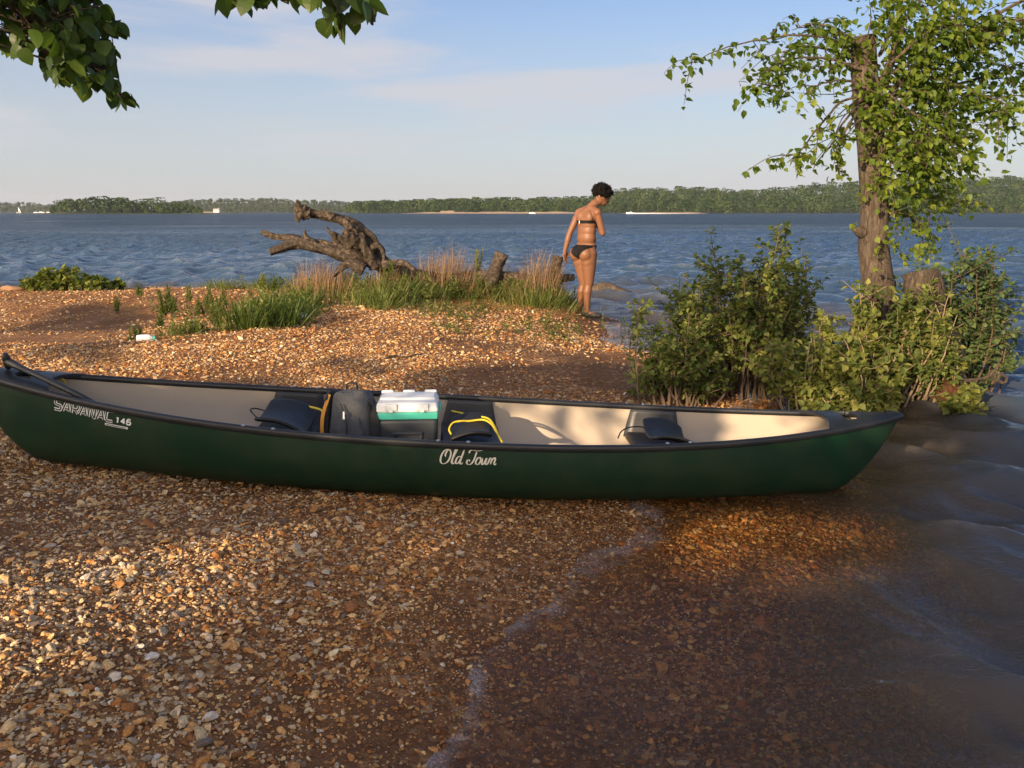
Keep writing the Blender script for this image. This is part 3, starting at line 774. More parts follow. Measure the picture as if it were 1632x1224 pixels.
m_ = MB(); V, Fs = tbox(.262, .205, .292, .235, 0, .318, .022); m_.add(place(V), Fs); body_c = m_.build('body', M_cool, cooler)
m_ = MB()
for sx_ in (-1, 1):
    m_.box(place(np.array([[sx_ * .066, -.112, .225]]))[0], (.014, .020, .035), RC, .004)
m_.box(place(np.array([[0, -.115, .247]]))[0], (.150, .022, .014), RC, .005); m_.box(place(np.array([[0, -.1085, .222]]))[0], (.125, .006, .03), RC, .002); m_.build('handle', M_cool, body_c)
m_ = MB(); V, Fs = tbox(.296, .240, .300, .244, .3145, .352, .008); m_.add(place(V), Fs); m_.build('band', M_teal, cooler)
m_ = MB(); V, Fs = tbox(.306, .250, .286, .226, .350, .398, .012); m_.add(place(V), Fs); lid_ = m_.build('lid', M_lid, cooler)
m_ = MB()
V, Fs = tbox(.276, .150, .262, .138, .396, .409, .005); V[:, 1] += .026; m_.add(place(V), Fs)
for sx_ in (-.108, .0, .108): V, Fs = tbox(.062, .022, .058, .016, .396, .417, .005); V[:, 0] += sx_; V[:, 1] += .100; m_.add(place(V), Fs)
m_.build('raised_top', M_lid, lid_)
for sx_ in (-.075, .075):
    m_ = MB(); V, Fs = tbox(.060, .014, .058, .012, .360, .392, .004); V[:, 0] += sx_; V[:, 1] -= .122; m_.add(place(V), Fs); V, Fs = tbox(.020, .012, .020, .010, .352, .366, .003); V[:, 0] += sx_; V[:, 1] -= .127; m_.add(place(V), Fs); m_.build('latch', M_lid, lid_)
m_ = MB(); V, Fs = tbox(.016, .06, .014, .05, .335, .372, .004); V[:, 0] += .157; m_.add(place(V), Fs); m_.build('side_lug', M_teal, cooler)

# ------------------------------------------------------------------ backpack standing beside it
M_pack = plain('grey_pack_cloth', (.066, .071, .078), .85, .2, 9, .9, .006)
M_packd = plain('black_pack_cloth', (.020, .022, .026), .8, .2, 14, .5, .003)
M_orange = plain('orange_webbing', (.60, .27, .03), .7, .1, 40, .4, .001)
rng = np.random.default_rng(3)
pc = np.array([-.775, 4.10, .085])
pack = thing('backpack', 'grey backpack with orange straps standing upright in the canoe left of the cooler', 'backpack', pc)
aP = math.radians(-16); RP = np.array([[math.cos(aP), -math.sin(aP), 0], [math.sin(aP), math.cos(aP), 0], [0, 0, 1]])
def softbox(cx, cy, cz, sx_, sy_, sz_, e=.45, seed=0, wob=.012, lean=0.0):
    nu, nv = 40, 28; V = []
    sp_ = lambda v, q: np.sign(v) * abs(v) ** q
    for i in range(nv + 1):
        ph_ = -math.pi / 2 + math.pi * i / nv
        for j in range(nu):
            th_ = 2 * math.pi * j / nu
            p = np.array([sp_(math.cos(ph_), e) * sp_(math.cos(th_), e), sp_(math.cos(ph_), e) * sp_(math.sin(th_), e), sp_(math.sin(ph_), e)])
            tz = (p[2] + 1) / 2
            q = p * np.array([sx_ * (1 - .16 * tz ** 2), sy_ * (1 - .30 * tz ** 2), sz_])
            nse = mnoise.noise(Vector(q * 9 + seed)) * wob + mnoise.noise(Vector(q * 24 + seed)) * wob * .4
            q = q * (1 + nse / .12) + np.array([lean * tz, .05 * tz ** 2 * 0, 0]); V.append(q + [cx, cy, cz])
    Fs = [[i * nu + j, i * nu + (j + 1) % nu, (i + 1) * nu + (j + 1) % nu, (i + 1) * nu + j] for i in range(nv) for j in range(nu)]
    return np.array(V), Fs
def pplace(V): return np.asarray(V) @ RP.T + pc
V, Fs = softbox(0, .0, .212, .118, .105, .212, .5, 1); mesh('main_bag', pplace(V), Fs, M_pack, pack)
V, Fs = softbox(.02, -.075, .165, .085, .055, .150, .5, 5); pk_ = mesh('front_pocket', pplace(V), Fs, M_pack, pack)
V, Fs = softbox(.118, .02, .19, .045, .085, .175, .55, 8, .016); mesh('side_pocket', pplace(V), Fs, M_packd, pack)
V, Fs = softbox(-.122, .02, .205, .020, .105, .205, .5, 9, .006); mesh('back_panel', pplace(V), Fs, M_packd, pack)
m_ = MB(); m_.tube(pplace(spline([(-.02, -.10, .375), (.022, -.128, .30), (.018, -.132, .2), (.0, -.13, .08)], 20)), .0045, 6); m_.build('zip', M_packd, pack)
m_ = MB(); m_.tube(pplace([(.012, -.128, .345), (.014, -.135, .31)]), [.005, .007], 8); m_.build('zip_pull', M_rivet, pack)
for pts in ([(-.115, -.03, .40), (-.126, -.085, .30), (-.125, -.10, .18), (-.118, -.09, .10)], [(.07, -.13, .17), (.085, -.125, .11), (.08, -.12, .05)]):
    m_ = MB(); m_.tube(pplace(spline(pts, 16)), .011, 8, flat=.35); m_.build('strap', M_orange, pack)
m_ = MB(); m_.box(pplace([[-.105, -.112, .20]])[0], (.03, .012, .055), RP, .004); m_.build('pull_tab', M_orange, pack)
m_ = MB(); m_.tube(pplace(spline([(-.05, .03, .415), (-.045, .03, .447), (.0, .03, .45), (.01, .03, .415)], 14)), .008, 8, flat=.5); m_.build('top_loop', M_packd, pack)
m_ = MB(); m_.tube(pplace(spline([(.09, -.03, .39), (.135, -.05, .36), (.155, -.05, .28), (.15, -.04, .16)], 14)), .012, 8, flat=.4); m_.build('shoulder_strap', M_packd, pack)

# ropes
def rope(name, label, pts, r, mat, n=70, cat='rope'):
    P_ = spline(pts, n); V, Fs = tube(P_, r, 7); o = mesh(name, V, Fs, mat, None, True, loc=P_[0]); return tag(o, label, cat)
cR = lambda x, y, z: cw(np.array([x, y, z]))
rope('yellow_rope', 'yellow rope lying loosely over the middle seat of the canoe',
     [at(720, 655, 4.42), at(738, 659, 4.36), at(752, 663, 4.30), at(765, 664, 4.22), at(778, 667, 4.14), at(786, 676, 4.06), at(796, 697, 3.92), at(800, 704, 3.85), at(792, 690, 3.97), at(783, 676, 4.08), at(770, 669, 4.15), at(748, 671, 4.14), at(735, 671, 4.12), at(722, 674, 4.10), at(716, 684, 4.06), at(719, 692, 4.02)], .0052, M_yellow, 110)
rope('yellow_rope', 'yellow rope across the black left seat of the canoe behind the backpack',
     [at(412, 667, 4.10), at(424, 661, 4.12), at(436, 652, 4.16), at(450, 647, 4.20), at(470, 646, 4.22), at(490, 648, 4.20), at(508, 652, 4.17), at(522, 660, 4.14)], .0058, M_yellow)
rope('dark_cord', 'thin dark cord looped beside the left seat of the canoe',
     [at(424, 655, 4.25), at(408, 651, 4.26), at(399, 653, 4.24), at(404, 660, 4.16), at(412, 667, 4.08), at(425, 672, 4.02)], .0035, M_dark, cat='cord')
rope('dark_cord', 'thin dark cord hanging off the black seat nearest the water end of the canoe',
     [at(985, 698, 3.95), at(990, 688, 4.04), at(1000, 682, 4.10), at(1016, 680, 4.14), at(1040, 683, 4.14)], .0035, M_dark, cat='cord')

# ------------------------------------------------------------------ far shores: woods that read as one mass, hills, small far things
rng = np.random.default_rng(21)
HAZE = True
def hill_profile(pts):
    u = np.array([p[0] for p in pts], float); v = np.array([p[1] for p in pts], float)
    return lambda x: np.interp(x, u, v)
def wood(name, label, pts, D, depth, tree_h, spacing, mat, leaf=1.0, nq=170, rows=5, bank=None, seed=0, umax=None):
    """trees standing on the far bank; pts: (u, v) of the skyline in the photograph"""
    r = np.random.default_rng(seed)
    prof = hill_profile(pts); u0, u1 = pts[0][0], pts[-1][0]
    X0, X1 = (u0 - CX) / F_PX * D, (u1 - CX) / F_PX * D
    T = []; hx = lambda X, Dd: max(0.0, (338 - prof(X / Dd * F_PX + CX)) / F_PX * Dd / math.cos(PITCH) * 1.0 + H - tree_h * 1.06)
    # hill the wood stands on
    nx, ny = 160, 14; V = []
    for j in range(ny):
        f = j / (ny - 1)
        for i in range(nx):
            Dd = D - 6 + (depth + 40) * f; q = i / (nx - 1); X = (X0 - 30 + (X1 - X0 + 60) * q) * (Dd / D)
            e = smooth01(q, 0, .05) * (1 - smooth01(q, .95, 1)) if umax is None else smooth01(q, 0, .05)
            V.append((X, Dd, -.6 + (hx(X, D + depth) * float(smooth01(f, .08, .9)) + 1.1 * float(smooth01(f, 0, .08))) * float(e)))
    hl = mesh('hills', V, grid_faces(ny, nx), M_farground); hl['kind'] = 'structure'
    PT = []; NR = []; SZ = []; RN = []
    for row in range(rows):
        f = row / max(1, rows - 1); Dd = D + depth * f
        nrow = int((X1 - X0) / spacing)
        for k in range(nrow):
            X = (X0 + (X1 - X0) * (k + r.uniform(0, 1)) / nrow) * (Dd / D); u = X / Dd * F_PX + CX
            base = hx(X, D + depth) * float(smooth01(f, .08, .9)) - .5
            top = (338 - prof(u)) / F_PX * Dd + H
            hh = tree_h * r.uniform(.60, 1.12)
            if row == 0: hh *= r.uniform(.55, .95)
            hh = min(hh, max(3.0, (top - base) * r.uniform(.86, 1.04)))
            w_ = hh * r.uniform(.30, .46)
            nl = r.integers(3, 6); c = np.stack([r.normal(0, .42, nl) * w_, r.normal(0, .42, nl) * w_, hh * r.uniform(.22, .80, nl)], 1); rad_ = w_ * r.uniform(.7, 1.1, nl)
            ii = r.integers(0, nl, nq); q = unit(r, nq); q[:, 2] = np.where(q[:, 2] < -.55, -q[:, 2], q[:, 2])
            p = c[ii] + q * rad_[ii][:, None] * np.array([1, 1, 1.12]) * r.uniform(.82, 1.08, nq)[:, None]
            p[:, 2] = np.clip(p[:, 2], .4, hh)
            p += np.array([X, Dd + r.uniform(-6, 6), base]); PT.append(p); NR.append(q + r.normal(0, .38, q.shape)); SZ.append(np.full(nq, hh * .060 * leaf) * r.uniform(.6, 1.5, nq)); RN.append(np.full(nq, r.uniform(0, 1)) * .75 + r.uniform(0, .25, nq))
    P_ = np.concatenate(PT); N_ = np.concatenate(NR); S_ = np.concatenate(SZ)[:, None]; R_ = np.concatenate(RN)
    N_ /= np.linalg.norm(N_, axis=1)[:, None]; a = np.cross(N_, unit(r, len(N_))); a /= np.linalg.norm(a, axis=1)[:, None]; b = np.cross(N_, a)
    Vq = np.stack([P_ + a * S_, P_ + b * S_ * .8, P_ - a * S_, P_ - b * S_ * .9], 1).reshape(-1, 3)
    o = mesh(name, Vq, np.arange(len(Vq)).reshape(-1, 4), mat, smooth=False, attrs={'rnd': np.repeat(R_, 4)})
    o['kind'] = 'stuff'; o['label'] = label; o['category'] = 'woodland'
    return o
M_far = leafmat('far_foliage', (.013, .034, .009), (.030, .060, .014), (.066, .092, .022), .12, .7)
M_farground = plain('far_bank', (.045, .055, .02), .9, .3, .05, .2, .5)
M_sandbank = plain('far_sand_bank', (.34, .25, .16), .9, .35, .06, .2, .3)
wood('far_woodland', 'wooded low island far across the lake at the left', [(100, 334), (106, 321), (130, 315), (165, 312), (200, 313), (235, 314), (270, 316), (300, 322), (330, 332), (336, 335)], 640, 70, 11, 5.5, M_far, rows=5, seed=1)
wood('far_woodland', 'pale distant wooded shore at the far left edge, beyond the island', [(-900, 327), (-600, 323), (-260, 326), (-100, 325), (0, 324), (30, 322), (60, 322), (100, 325), (140, 327)], 2050, 150, 11, 9, M_far, nq=120, rows=5, leaf=1.5, seed=2)
wood('far_woodland', 'hazy distant wooded hills in the middle, between island and right shore', [(270, 322), (330, 318), (360, 317), (400, 317), (440, 316), (500, 319), (540, 320), (575, 323), (640, 326)], 1750, 260, 11, 8, M_far, nq=120, rows=8, leaf=1.5, seed=3)
wood('far_woodland', 'long green wooded shore and hill across the right half of the lake', [(560, 329), (572, 322), (620, 320), (700, 317), (760, 316), (850, 315), (930, 314), (985, 301), (1030, 300), (1100, 299), (1180, 304), (1250, 296), (1330, 291), (1400, 287), (1480, 288), (1560, 283), (1640, 280), (1800, 276), (1960, 280)], 860, 330, 15, 6.2, M_far, nq=150, rows=11, seed=4, umax=1)
def bank(u0, u1, D, h):
    n = 60; V = []
    for i in range(n):
        u = u0 + (u1 - u0) * i / (n - 1); X = (u - CX) / F_PX * D; e = min(1, 6 * i / n, 6 * (1 - i / n)) * (0.5 + fbm(u * .05, 3.3, 2, 3))
        V += [(X, D - 9, -.3), (X, D - 4, h * e * .5), (X, D + 2, h * e)]
    o = mesh('far_bank', V, grid_faces(n, 3)[:, ::-1], M_sandbank); o['kind'] = 'structure'
bank(640, 940, 850, 1.7); bank(985, 1120, 850, 1.3); bank(700, 730, 853, 3.0); bank(330, 352, 1700, 3)

M_boat = plain('white_boat_paint', (.78, .78, .77), .4, .04, 2, .05, .01)
M_wake = plain('white_water', (.70, .72, .74), .9, .1, 3, .2, .1)
M_glassd = plain('dark_boat_window', (.03, .035, .04), .2, .1, 3, .05, .01)
def motorboat(name, label, u, D, Lb, wake, yaw=0.0):
    X = (u - CX) / F_PX * D
    b = thing(name, label, 'boat', (X, D, 0))
    V = []; n = 12
    for i in range(n):
        f = i / (n - 1); hw = .16 * Lb * (1 - max(0, (f - .5) / .5) ** 2.2) + .01; zt = .13 * Lb * (1 + .5 * f * f)
        for y, z in ((-hw, zt), (-hw * .8, -.1), (0, -.2), (hw * .8, -.1), (hw, zt)): V.append((X + (.5 - f) * Lb * 1, D + y, z))
    Fs = grid_faces(n, 5).tolist() + [[i * 5, i * 5 + 4, (i + 1) * 5 + 4, (i + 1) * 5][::-1] for i in range(n - 1)]
    mesh('hull', V, Fs, M_boat, b, smooth=False)
    m = MB(); V, Fs = rbox((.30 * Lb, .22 * Lb, .12 * Lb), .03 * Lb); V[:, 0] += -.1 * (V[:, 2] / Lb); m.add(V + np.array([X + .02 * Lb, D, .21 * Lb]), Fs); cb = m.build('cabin', M_boat, b)
    m = MB(); m.box((X + .02 * Lb, D, .225 * Lb), (.305 * Lb, .225 * Lb, .045 * Lb)); m.build('window', M_glassd, cb, smooth=False)
    if wake:
        V = []; n = 40
        for i in range(n):
            f = i / (n - 1); hw = .5 + 1.9 * f
            for y, z in ((-hw, .02), (-hw * .5, .55 * (1 - f) * (.6 + fbm(i * .4, 1, 3, 2)) + .1), (0, .3 * (1 - f) + .05), (hw * .5, .55 * (1 - f) + .1), (hw, .02)): V.append((X + Lb * .45 + wake * f, D + y, z))
        o = mesh('wake', V, grid_faces(n, 5), M_wake); o['kind'] = 'structure'
motorboat('motorboat', 'small white motorboat trailing a long wake, right of the standing person', 1001, 700, 6.5, 52)
motorboat('motorboat', 'tiny white motorboat near the far sandy bank, left of the standing person', 848, 780, 5.5, 0)
for k, (u, lb) in enumerate(((72, 8), (81, 10), (92, 8))):
    motorboat('moored_boat', ['white moored boat left of the island, nearest the sailboat', 'white moored boat left of the island, between two others', 'white moored boat left of the island, closest to its trees'][k], u, 1500 + 20 * k, lb, 0)
sb = thing('sailboat', 'tiny white sailboat on the far left water', 'sailboat', ((45 - CX) / F_PX * 1400, 1400, 0))
xs = (45 - CX) / F_PX * 1400
V = []; n = 9
for i in range(n):
    f = i / (n - 1); hw = 1.1 * math.sin(math.pi * min(.98, .12 + .86 * f)); V += [(xs - 4 + 8 * f, 1400 - hw, .9), (xs - 4 + 8 * f, 1400, -.3), (xs - 4 + 8 * f, 1400 + hw, .9)]
mesh('hull', V, grid_faces(n, 3).tolist() + [[i * 3, i * 3 + 2, i * 3 + 5, i * 3 + 3] for i in range(n - 1)], M_boat, sb, smooth=False)
m = MB(); m.tube([(xs, 1400, .8), (xs, 1400, 9.5)], [.09, .05], 6); mast = m.build('mast', M_boat, sb)
V = [(xs + .1, 1400, 1.8), (xs + 3.2, 1400.3, 1.9), (xs + 1.9, 1400.35, 5), (xs + .1, 1400, 9.2), (xs + .1, 1400.1, 5)]
o = mesh('sail', V, [[0, 1, 2, 4], [4, 2, 3]], M_boat, sb, smooth=False); q = o.modifiers.new('thickness', 'SOLIDIFY'); q.thickness = .03
# white house on the far middle shore
M_hwall = plain('white_house_wall', (.72, .70, .66), .8, .05, 1, .1, .01); M_hroof = plain('grey_house_roof', (.20, .19, .19), .8, .1, 1, .2, .02)
hx_ = (355 - CX) / F_PX * 1690
hs = thing('house', 'small white house at the water on the hazy middle shore', 'house', (hx_, 1690, .5))
m = MB(); m.box((hx_, 1690, 3.4), (11, 8, 5.6)); wl = m.build('wall', M_hwall, hs, smooth=False)
m = MB(); V = [(-6.1, -4.6, 6.2), (6.1, -4.6, 6.2), (6.1, 4.6, 6.2), (-6.1, 4.6, 6.2), (-6.1, 0, 9.0), (6.1, 0, 9.0)]
m.add(np.array(V) + [hx_, 1690, 0], [[0, 1, 5, 4], [2, 3, 4, 5], [1, 2, 5], [3, 0, 4], [3, 2, 1, 0]]); m.build('roof', M_hroof, hs, smooth=False)
for i in range(4): m = MB(); m.box((hx_ - 3.9 + 2.6 * i, 1685.9, 3.8), (1.2, .2, 1.8)); m.build('window', M_glassd, hs, smooth=False)

# ------------------------------------------------------------------ driftwood and stumps on the point
M_drift = None
def barkmat(name, dark, mid, light, scale=(6, 6, 1.4), bump=.9, bd=.02):
    t = NT(name); P = t.obj(); mpv = t.n('ShaderNodeMapping', {'Vector': P, 'Scale': scale}).outputs[0]
    n_ = t.noise(mpv, 6, 8, .68, .6); w = t.noise(P, 3, 4)
    c = t.ramp(t.math('ADD', t.math('MULTIPLY', n_, .75), t.math('MULTIPLY', w, .25)), [(.33, dark), (.5, mid), (.66, light)])
    t.bsdf(c, .85, t.bump(n_, bump, bd), **{'Specular IOR Level': .2}); return t.m
M_drift = barkmat('weathered_driftwood', (.018, .014, .010), (.070, .054, .040), (.21, .165, .125), (4, 4, 4), 1.0, .04)
M_bark = barkmat('brown_tree_bark', (.034, .026, .020), (.095, .073, .055), (.19, .15, .115), (8, 8, 1.6), 1.0, .03)
M_stumpw = barkmat('grey_stump_wood', (.022, .017, .012), (.070, .054, .040), (.16, .125, .095), (10, 10, 1.2), 1.0, .02)
M_rot = barkmat('red_rotten_wood', (.028, .013, .008), (.085, .036, .018), (.16, .075, .04), (8, 8, 2), 1.0, .02)
def log(name, pts, rad_, mat, parent=None, k=18, n=44, rough=.18, seed=0, loc=None, flare=None, knots=()):
    """a gnarled limb: spline tube whose radius and surface wander"""
    P_ = spline(pts, n); R_ = np.interp(np.linspace(0, 1, n), np.linspace(0, 1, len(rad_)), rad_)
    V, Fs = tube(P_, R_, k); V = V.copy(); Vc = np.repeat(P_, k, 0)
    for i in range(len(Vc)):
        d = V[i] - Vc[i]; a = 2 * math.pi * (i % k) / k; s = (i // k) / n
        q = mnoise.noise(Vector((math.cos(a) * 1.4 + seed, math.sin(a) * 1.4, s * 5))) * 1.1 + mnoise.noise(Vector((math.cos(a) * 4, math.sin(a) * 4 + seed, s * 9))) * .7
        V[i] = Vc[i] + d * (1 + rough * q)
    return mesh(name, V, Fs, mat, parent, True, loc)
Yd = 11.0
dw = thing('driftwood_trunk', 'large gnarled grey driftwood root end rearing up on the grassy point', 'driftwood', at(600, 432, Yd))
main = log('trunk', [at(770, 452, Yd + .1), at(690, 447, Yd), at(625, 432, Yd), at(592, 404, Yd), at(566, 366, Yd), at(540, 349, Yd - .1), at(505, 341, Yd - .2), at(478, 336, Yd - .3)], [.075, .085, .105, .115, .088, .054, .042, .056], M_drift, dw, seed=1, n=90, k=26, rough=.5)
log('root', [at(490, 339, Yd - .25), at(477, 332, Yd - .3), at(473, 318, Yd - .3)], [.08, .06, .012], M_drift, dw, seed=2, rough=.4)
log('root', [at(490, 340, Yd - .25), at(477, 343, Yd - .3), at(474, 354, Yd - .3)], [.08, .055, .02], M_drift, dw, seed=12, rough=.4)
log('root', [at(560, 362, Yd - .1), at(582, 368, Yd - .15), at(598, 382, Yd - .15), at(600, 402, Yd - .1)], [.045, .036, .03, .036], M_drift, dw, seed=3, rough=.3)
log('root', [at(600, 415, Yd), at(560, 408, Yd - .2), at(510, 396, Yd - .3), at(470, 389, Yd - .35), at(430, 402, Yd - .4)], [.10, .085, .06, .05, .045], M_drift, dw, seed=4, rough=.5, n=60)
log('root', [at(560, 402, Yd - .1), at(505, 388, Yd + .1), at(460, 380, Yd + .1), at(432, 375, Yd + .1), at(417, 370, Yd + .1)], [.08, .055, .042, .036, .026], M_drift, dw, seed=5, rough=.5, n=60)
log('root', [at(500, 388, Yd), at(490, 380, Yd), at(484, 366, Yd)], [.05, .035, .012], M_drift, dw, seed=6)
log('root', [at(545, 395, Yd - .2), at(536, 385, Yd - .22), at(530, 370, Yd - .25)], [.06, .05, .03], M_drift, dw, seed=7)
log('root', [at(575, 390, Yd - .2), at(556, 376, Yd - .3), at(548, 366, Yd - .32)], [.07, .065, .035], M_drift, dw, seed=8, rough=.45)
log('root', [at(598, 425, Yd - .2), at(582, 395, Yd - .28), at(575, 372, Yd - .2)], [.08, .05, .03], M_drift, dw, seed=9, rough=.5)
for i_, (pp, rr_) in enumerate([([(560, 395), (540, 378), (528, 372), (520, 362)], (.05, .03, .010)), ([(588, 400), (600, 392), (610, 400), (612, 418)], (.05, .035, .012)), ([(470, 390), (455, 396), (440, 392)], (.04, .025, .008)), ([(530, 347), (522, 340), (516, 330)], (.045, .025, .006)), ([(560, 365), (548, 352), (536, 346)], (.05, .04, .02)), ([(580, 430), (560, 420), (548, 424), (530, 440)], (.07, .05, .02)), ([(610, 425), (640, 420), (662, 430)], (.07, .045, .02))]):
    log('root', [at(u, v, Yd - .2 - .03 * i_) for u, v in pp], rr_, M_drift, dw, seed=60 + i_, n=26, rough=.5)
b1 = at(781, 456, 10.9); o = log('cut_stump', [b1, at(790, 428, 10.9), at(801, 404, 10.9)], [.10, .085, .080], M_drift, loc=b1, seed=14, k=20, n=22, rough=.22); tag(o, 'pale cut stump leaning right out of the grass', 'stump')
b1 = at(878, 460, 10.9); o = log('cut_stump', [b1, at(884, 430, 10.9), at(890, 408, 10.9)], [.085, .07, .062], M_drift, loc=b1, seed=15, k=20, n=22, rough=.25); tag(o, 'dark upright stump beside the hanging hand of the person', 'stump')
b1 = at(762, 438, 11.1); o = log('fallen_log', [at(690, 446, 11.2), at(760, 442, 11.1), at(800, 442, 11.0), at(850, 447, 11.0), at(915, 442, 11.1)], [.08, .09, .085, .075, .04], M_drift, loc=b1, seed=16, k=18, n=46, rough=.25); tag(o, 'low fallen log lying in the dry grass behind the stumps', 'log')
b1 = at(968, 461, 14.6); b1[2] = .03; o = log('wet_log', [b1 + np.array([-.32, .1, 0]), b1 + np.array([-.1, .03, .05]), b1 + np.array([.12, 0, .03]), b1 + np.array([.36, -.05, -.05])], [.05, .11, .10, .05], M_bark, loc=b1, seed=17, k=18, n=30, rough=.2); tag(o, 'dark wet log in the shallows behind the legs of the person', 'log')

# stones, litter and sticks that stand out
def chunk(name, label, cat, p, size, mat, seed, group=None):
    r = np.random.default_rng(seed); V, Fa = ico(3); V = V.copy()
    for n_ in unit(r, 12): V = V - np.clip(V @ n_ - r.uniform(.45, .8), 0, None)[:, None] * n_
    V = V * np.array(size); o = mesh(name, V + p + np.array([0, 0, size[2] * .35]), Fa, mat, loc=p); sharp(o, 25); return tag(o, label, cat, group)
M_tanst = plain('pale_tan_stone', (.52, .36, .20), .85, .2, 12, .5, .01); M_whst = plain('white_weathered_plastic', (.72, .74, .76), .6, .08, 20, .2, .002)
M_redst = plain('red_brown_stone', (.24, .13, .07), .85, .2, 14, .5, .01)
p = ground_at(562, 474); V = np.array([(-.13, 0, -.02), (.05, -.02, -.02), (.13, .02, .06), (.11, .04, .12), (-.02, .03, .06), (-.14, .01, .02)])
chunk('flat_stone', 'pale tan slab of stone leaning in front of the driftwood', 'stone', p + [0, 0, .02], (.125, .07, .055), M_tanst, 4).rotation_euler = (0, -.45, .2)
p = ground_at(18, 462); chunk('flat_stone', 'flat red brown stone at the water on the far left', 'stone', p, (.22, .12, .05), M_redst, 6)
p = ground_at(478, 508); chunk('litter', 'crumpled white litter at the foot of the tall grass', 'litter', p, (.075, .05, .06), M_whst, 9)
p = ground_at(233, 546); bo = thing('plastic_bottle', 'white plastic bottle lying on the gravel behind the canoe', 'bottle', p)
d = np.array([.98, .15, .02]); m = MB(); m.tube([p + d * x + [0, 0, .034] for x in (-.075, -.07, -.04, .02, .045, .058)], [.012, .031, .034, .034, .026, .013], 16); m.build('bottle_body', M_whst, bo)
m = MB(); m.tube([p + d * x + [0, 0, .034] for x in (.057, .060, .078, .080)], [.010, .016, .016, .010], 12); m.build('cap', M_teal, bo)
def stick(label, u0, v0, u1, v1, r_, mat, lift=.012):
    a, b = ground_at(u0, v0), ground_at(u1, v1); q = np.linspace(0, 1, 14)[:, None]; P_ = a * (1 - q) + b * q
    P_[:, 2] = ground_z(P_[:, 0], P_[:, 1]) + lift + .008 * np.sin(q[:, 0] * 9); P_[:, 1] += .02 * np.sin(q[:, 0] * 7)
    V, Fs = tube(P_, np.linspace(r_, r_ * .5, 14), 7, jit=.2, rng=rng); o = mesh('stick', V, Fs, mat, None, True, loc=P_[0]); tag(o, label, 'stick')
stick('dark thin stick lying on the gravel behind the cooler', 615, 574, 672, 569, .010, M_bark)
stick('thin dark twig on the gravel crest below the tall grass', 500, 513, 545, 530, .005, M_bark)
stick('thin pale twig on the dark gravel in front of the shrubs', 1005, 560, 1022, 563, .006, M_stumpw)
stick('reddish stick lying under the left shrub behind the canoe', 1065, 628, 1125, 640, .012, M_rot, .05)

# ------------------------------------------------------------------ the person, standing with the head bowed
M_skin = None
t = NT('warm_brown_skin'); P = t.obj()
c = t.mix(t.noise(P, 9, 4), (.150, .068, .036), (.205, .094, .049))
t.bsdf(c, .48, t.bump(t.noise(P, 160, 3), .08, .002), **{'Subsurface Weight': .08, 'Subsurface Scale': .01, 'Subsurface Radius': (1, .4, .2), 'Specular IOR Level': .35}); M_skin = t.m
M_swim = plain('black_swim_fabric', (.006, .006, .007), .75, .2, 40, .2, .001, 0.0, .2)
M_shoe = plain('black_rubber_shoe', (.014, .014, .016), .6, .2, 30, .3, .001)
M_hair = plain('black_curly_hair', (.006, .005, .005), .9, .3, 60, .6, .004, 0.0, .15)
M_eye = plain('dark_eye', (.02, .015, .012), .2, .1, 50, .05, .0005)
Q = ground_at(934, 505)
PK = .00160 * Q[1] / 10.66
def pj(zx, zz, y):      # joint from the photograph's proportions: across, up, depth
    return np.array([Q[0] + (zx - 395) * PK, Q[1] + y, Q[2] + (1100 - zz) * PK])
per = thing('person', 'person in a black bikini and black shoes seen from behind, head bowed, at the water', 'person', Q)
f_ = np.array([.77, .64, 0]); l_ = np.array([-.64, .77, 0])
V_ = []; F_ = []; n_ = 0
sphV, sphF = ico(2)
def ball(c, r, ax=None):
    global n_
    r = np.array(r if hasattr(r, '__len__') else (r, r, r), float); v = sphV * r
    if ax is not None: v = v @ np.array(ax)          # rows of ax: local axes in world
    V_.append(v + c); F_.append(sphF + n_); n_ += len(v)
def cap_(a, b, ra, rb, k=14, n=7):
    global n_
    P_ = np.linspace(a, b, n); v, fs = tube(P_, np.linspace(ra, rb, n), k)
    V_.append(v); q = [[f[0], f[i], f[i + 1]] for f in fs for i in range(1, len(f) - 1)]; F_.append(np.array(q) + n_); n_ += len(v)
    ball(a, ra); ball(b, rb)
AX = np.array([l_, f_, [0, 0, 1]])                    # local x = left, y = forward, z = up
hipC = pj(374, 592, 0.0); wst = pj(388, 492, .0); rib = pj(392, 385, .0); shc = pj(398, 296, .0); nk = pj(448, 236, .02); hd = pj(508, 178, .05)
ball(hipC, (.155, .112, .105), AX); ball(hipC + f_ * .03 + [0, 0, .06], (.145, .095, .09), AX)
for s in (1, -1): ball(hipC + l_ * .078 * s - f_ * .058 + [0, 0, -.035], (.088, .082, .092), AX)      # seat
ball(wst, (.134, .096, .115), AX); ball(wst + f_ * .03 + [0, 0, -.03], (.115, .085, .10), AX)
ball(rib, (.132, .098, .13), AX); ball((rib + wst) / 2, (.131, .094, .12), AX)
for s in (1, -1): ball(rib + f_ * .075 + l_ * .066 * s + [0, 0, .005], (.062, .055, .06), AX)
ball(shc + [0, 0, -.045], (.150, .080, .085), AX); ball(shc + (nk - shc) * .3, (.095, .058, .055), AX)
for s in (1, -1): ball(rib + l_ * .07 * s - f_ * .045 + [0, 0, .07], (.062, .042, .08), AX)             # shoulder blades
cap_(shc + [0, 0, .0], nk, .066, .054)
for s in (1, -1): cap_(shc + (nk - shc) * .45, shc + l_ * .135 * s + [0, 0, -.004], .052, .047)
cap_(nk, hd - np.array([.01, 0, .045]), .050, .052)
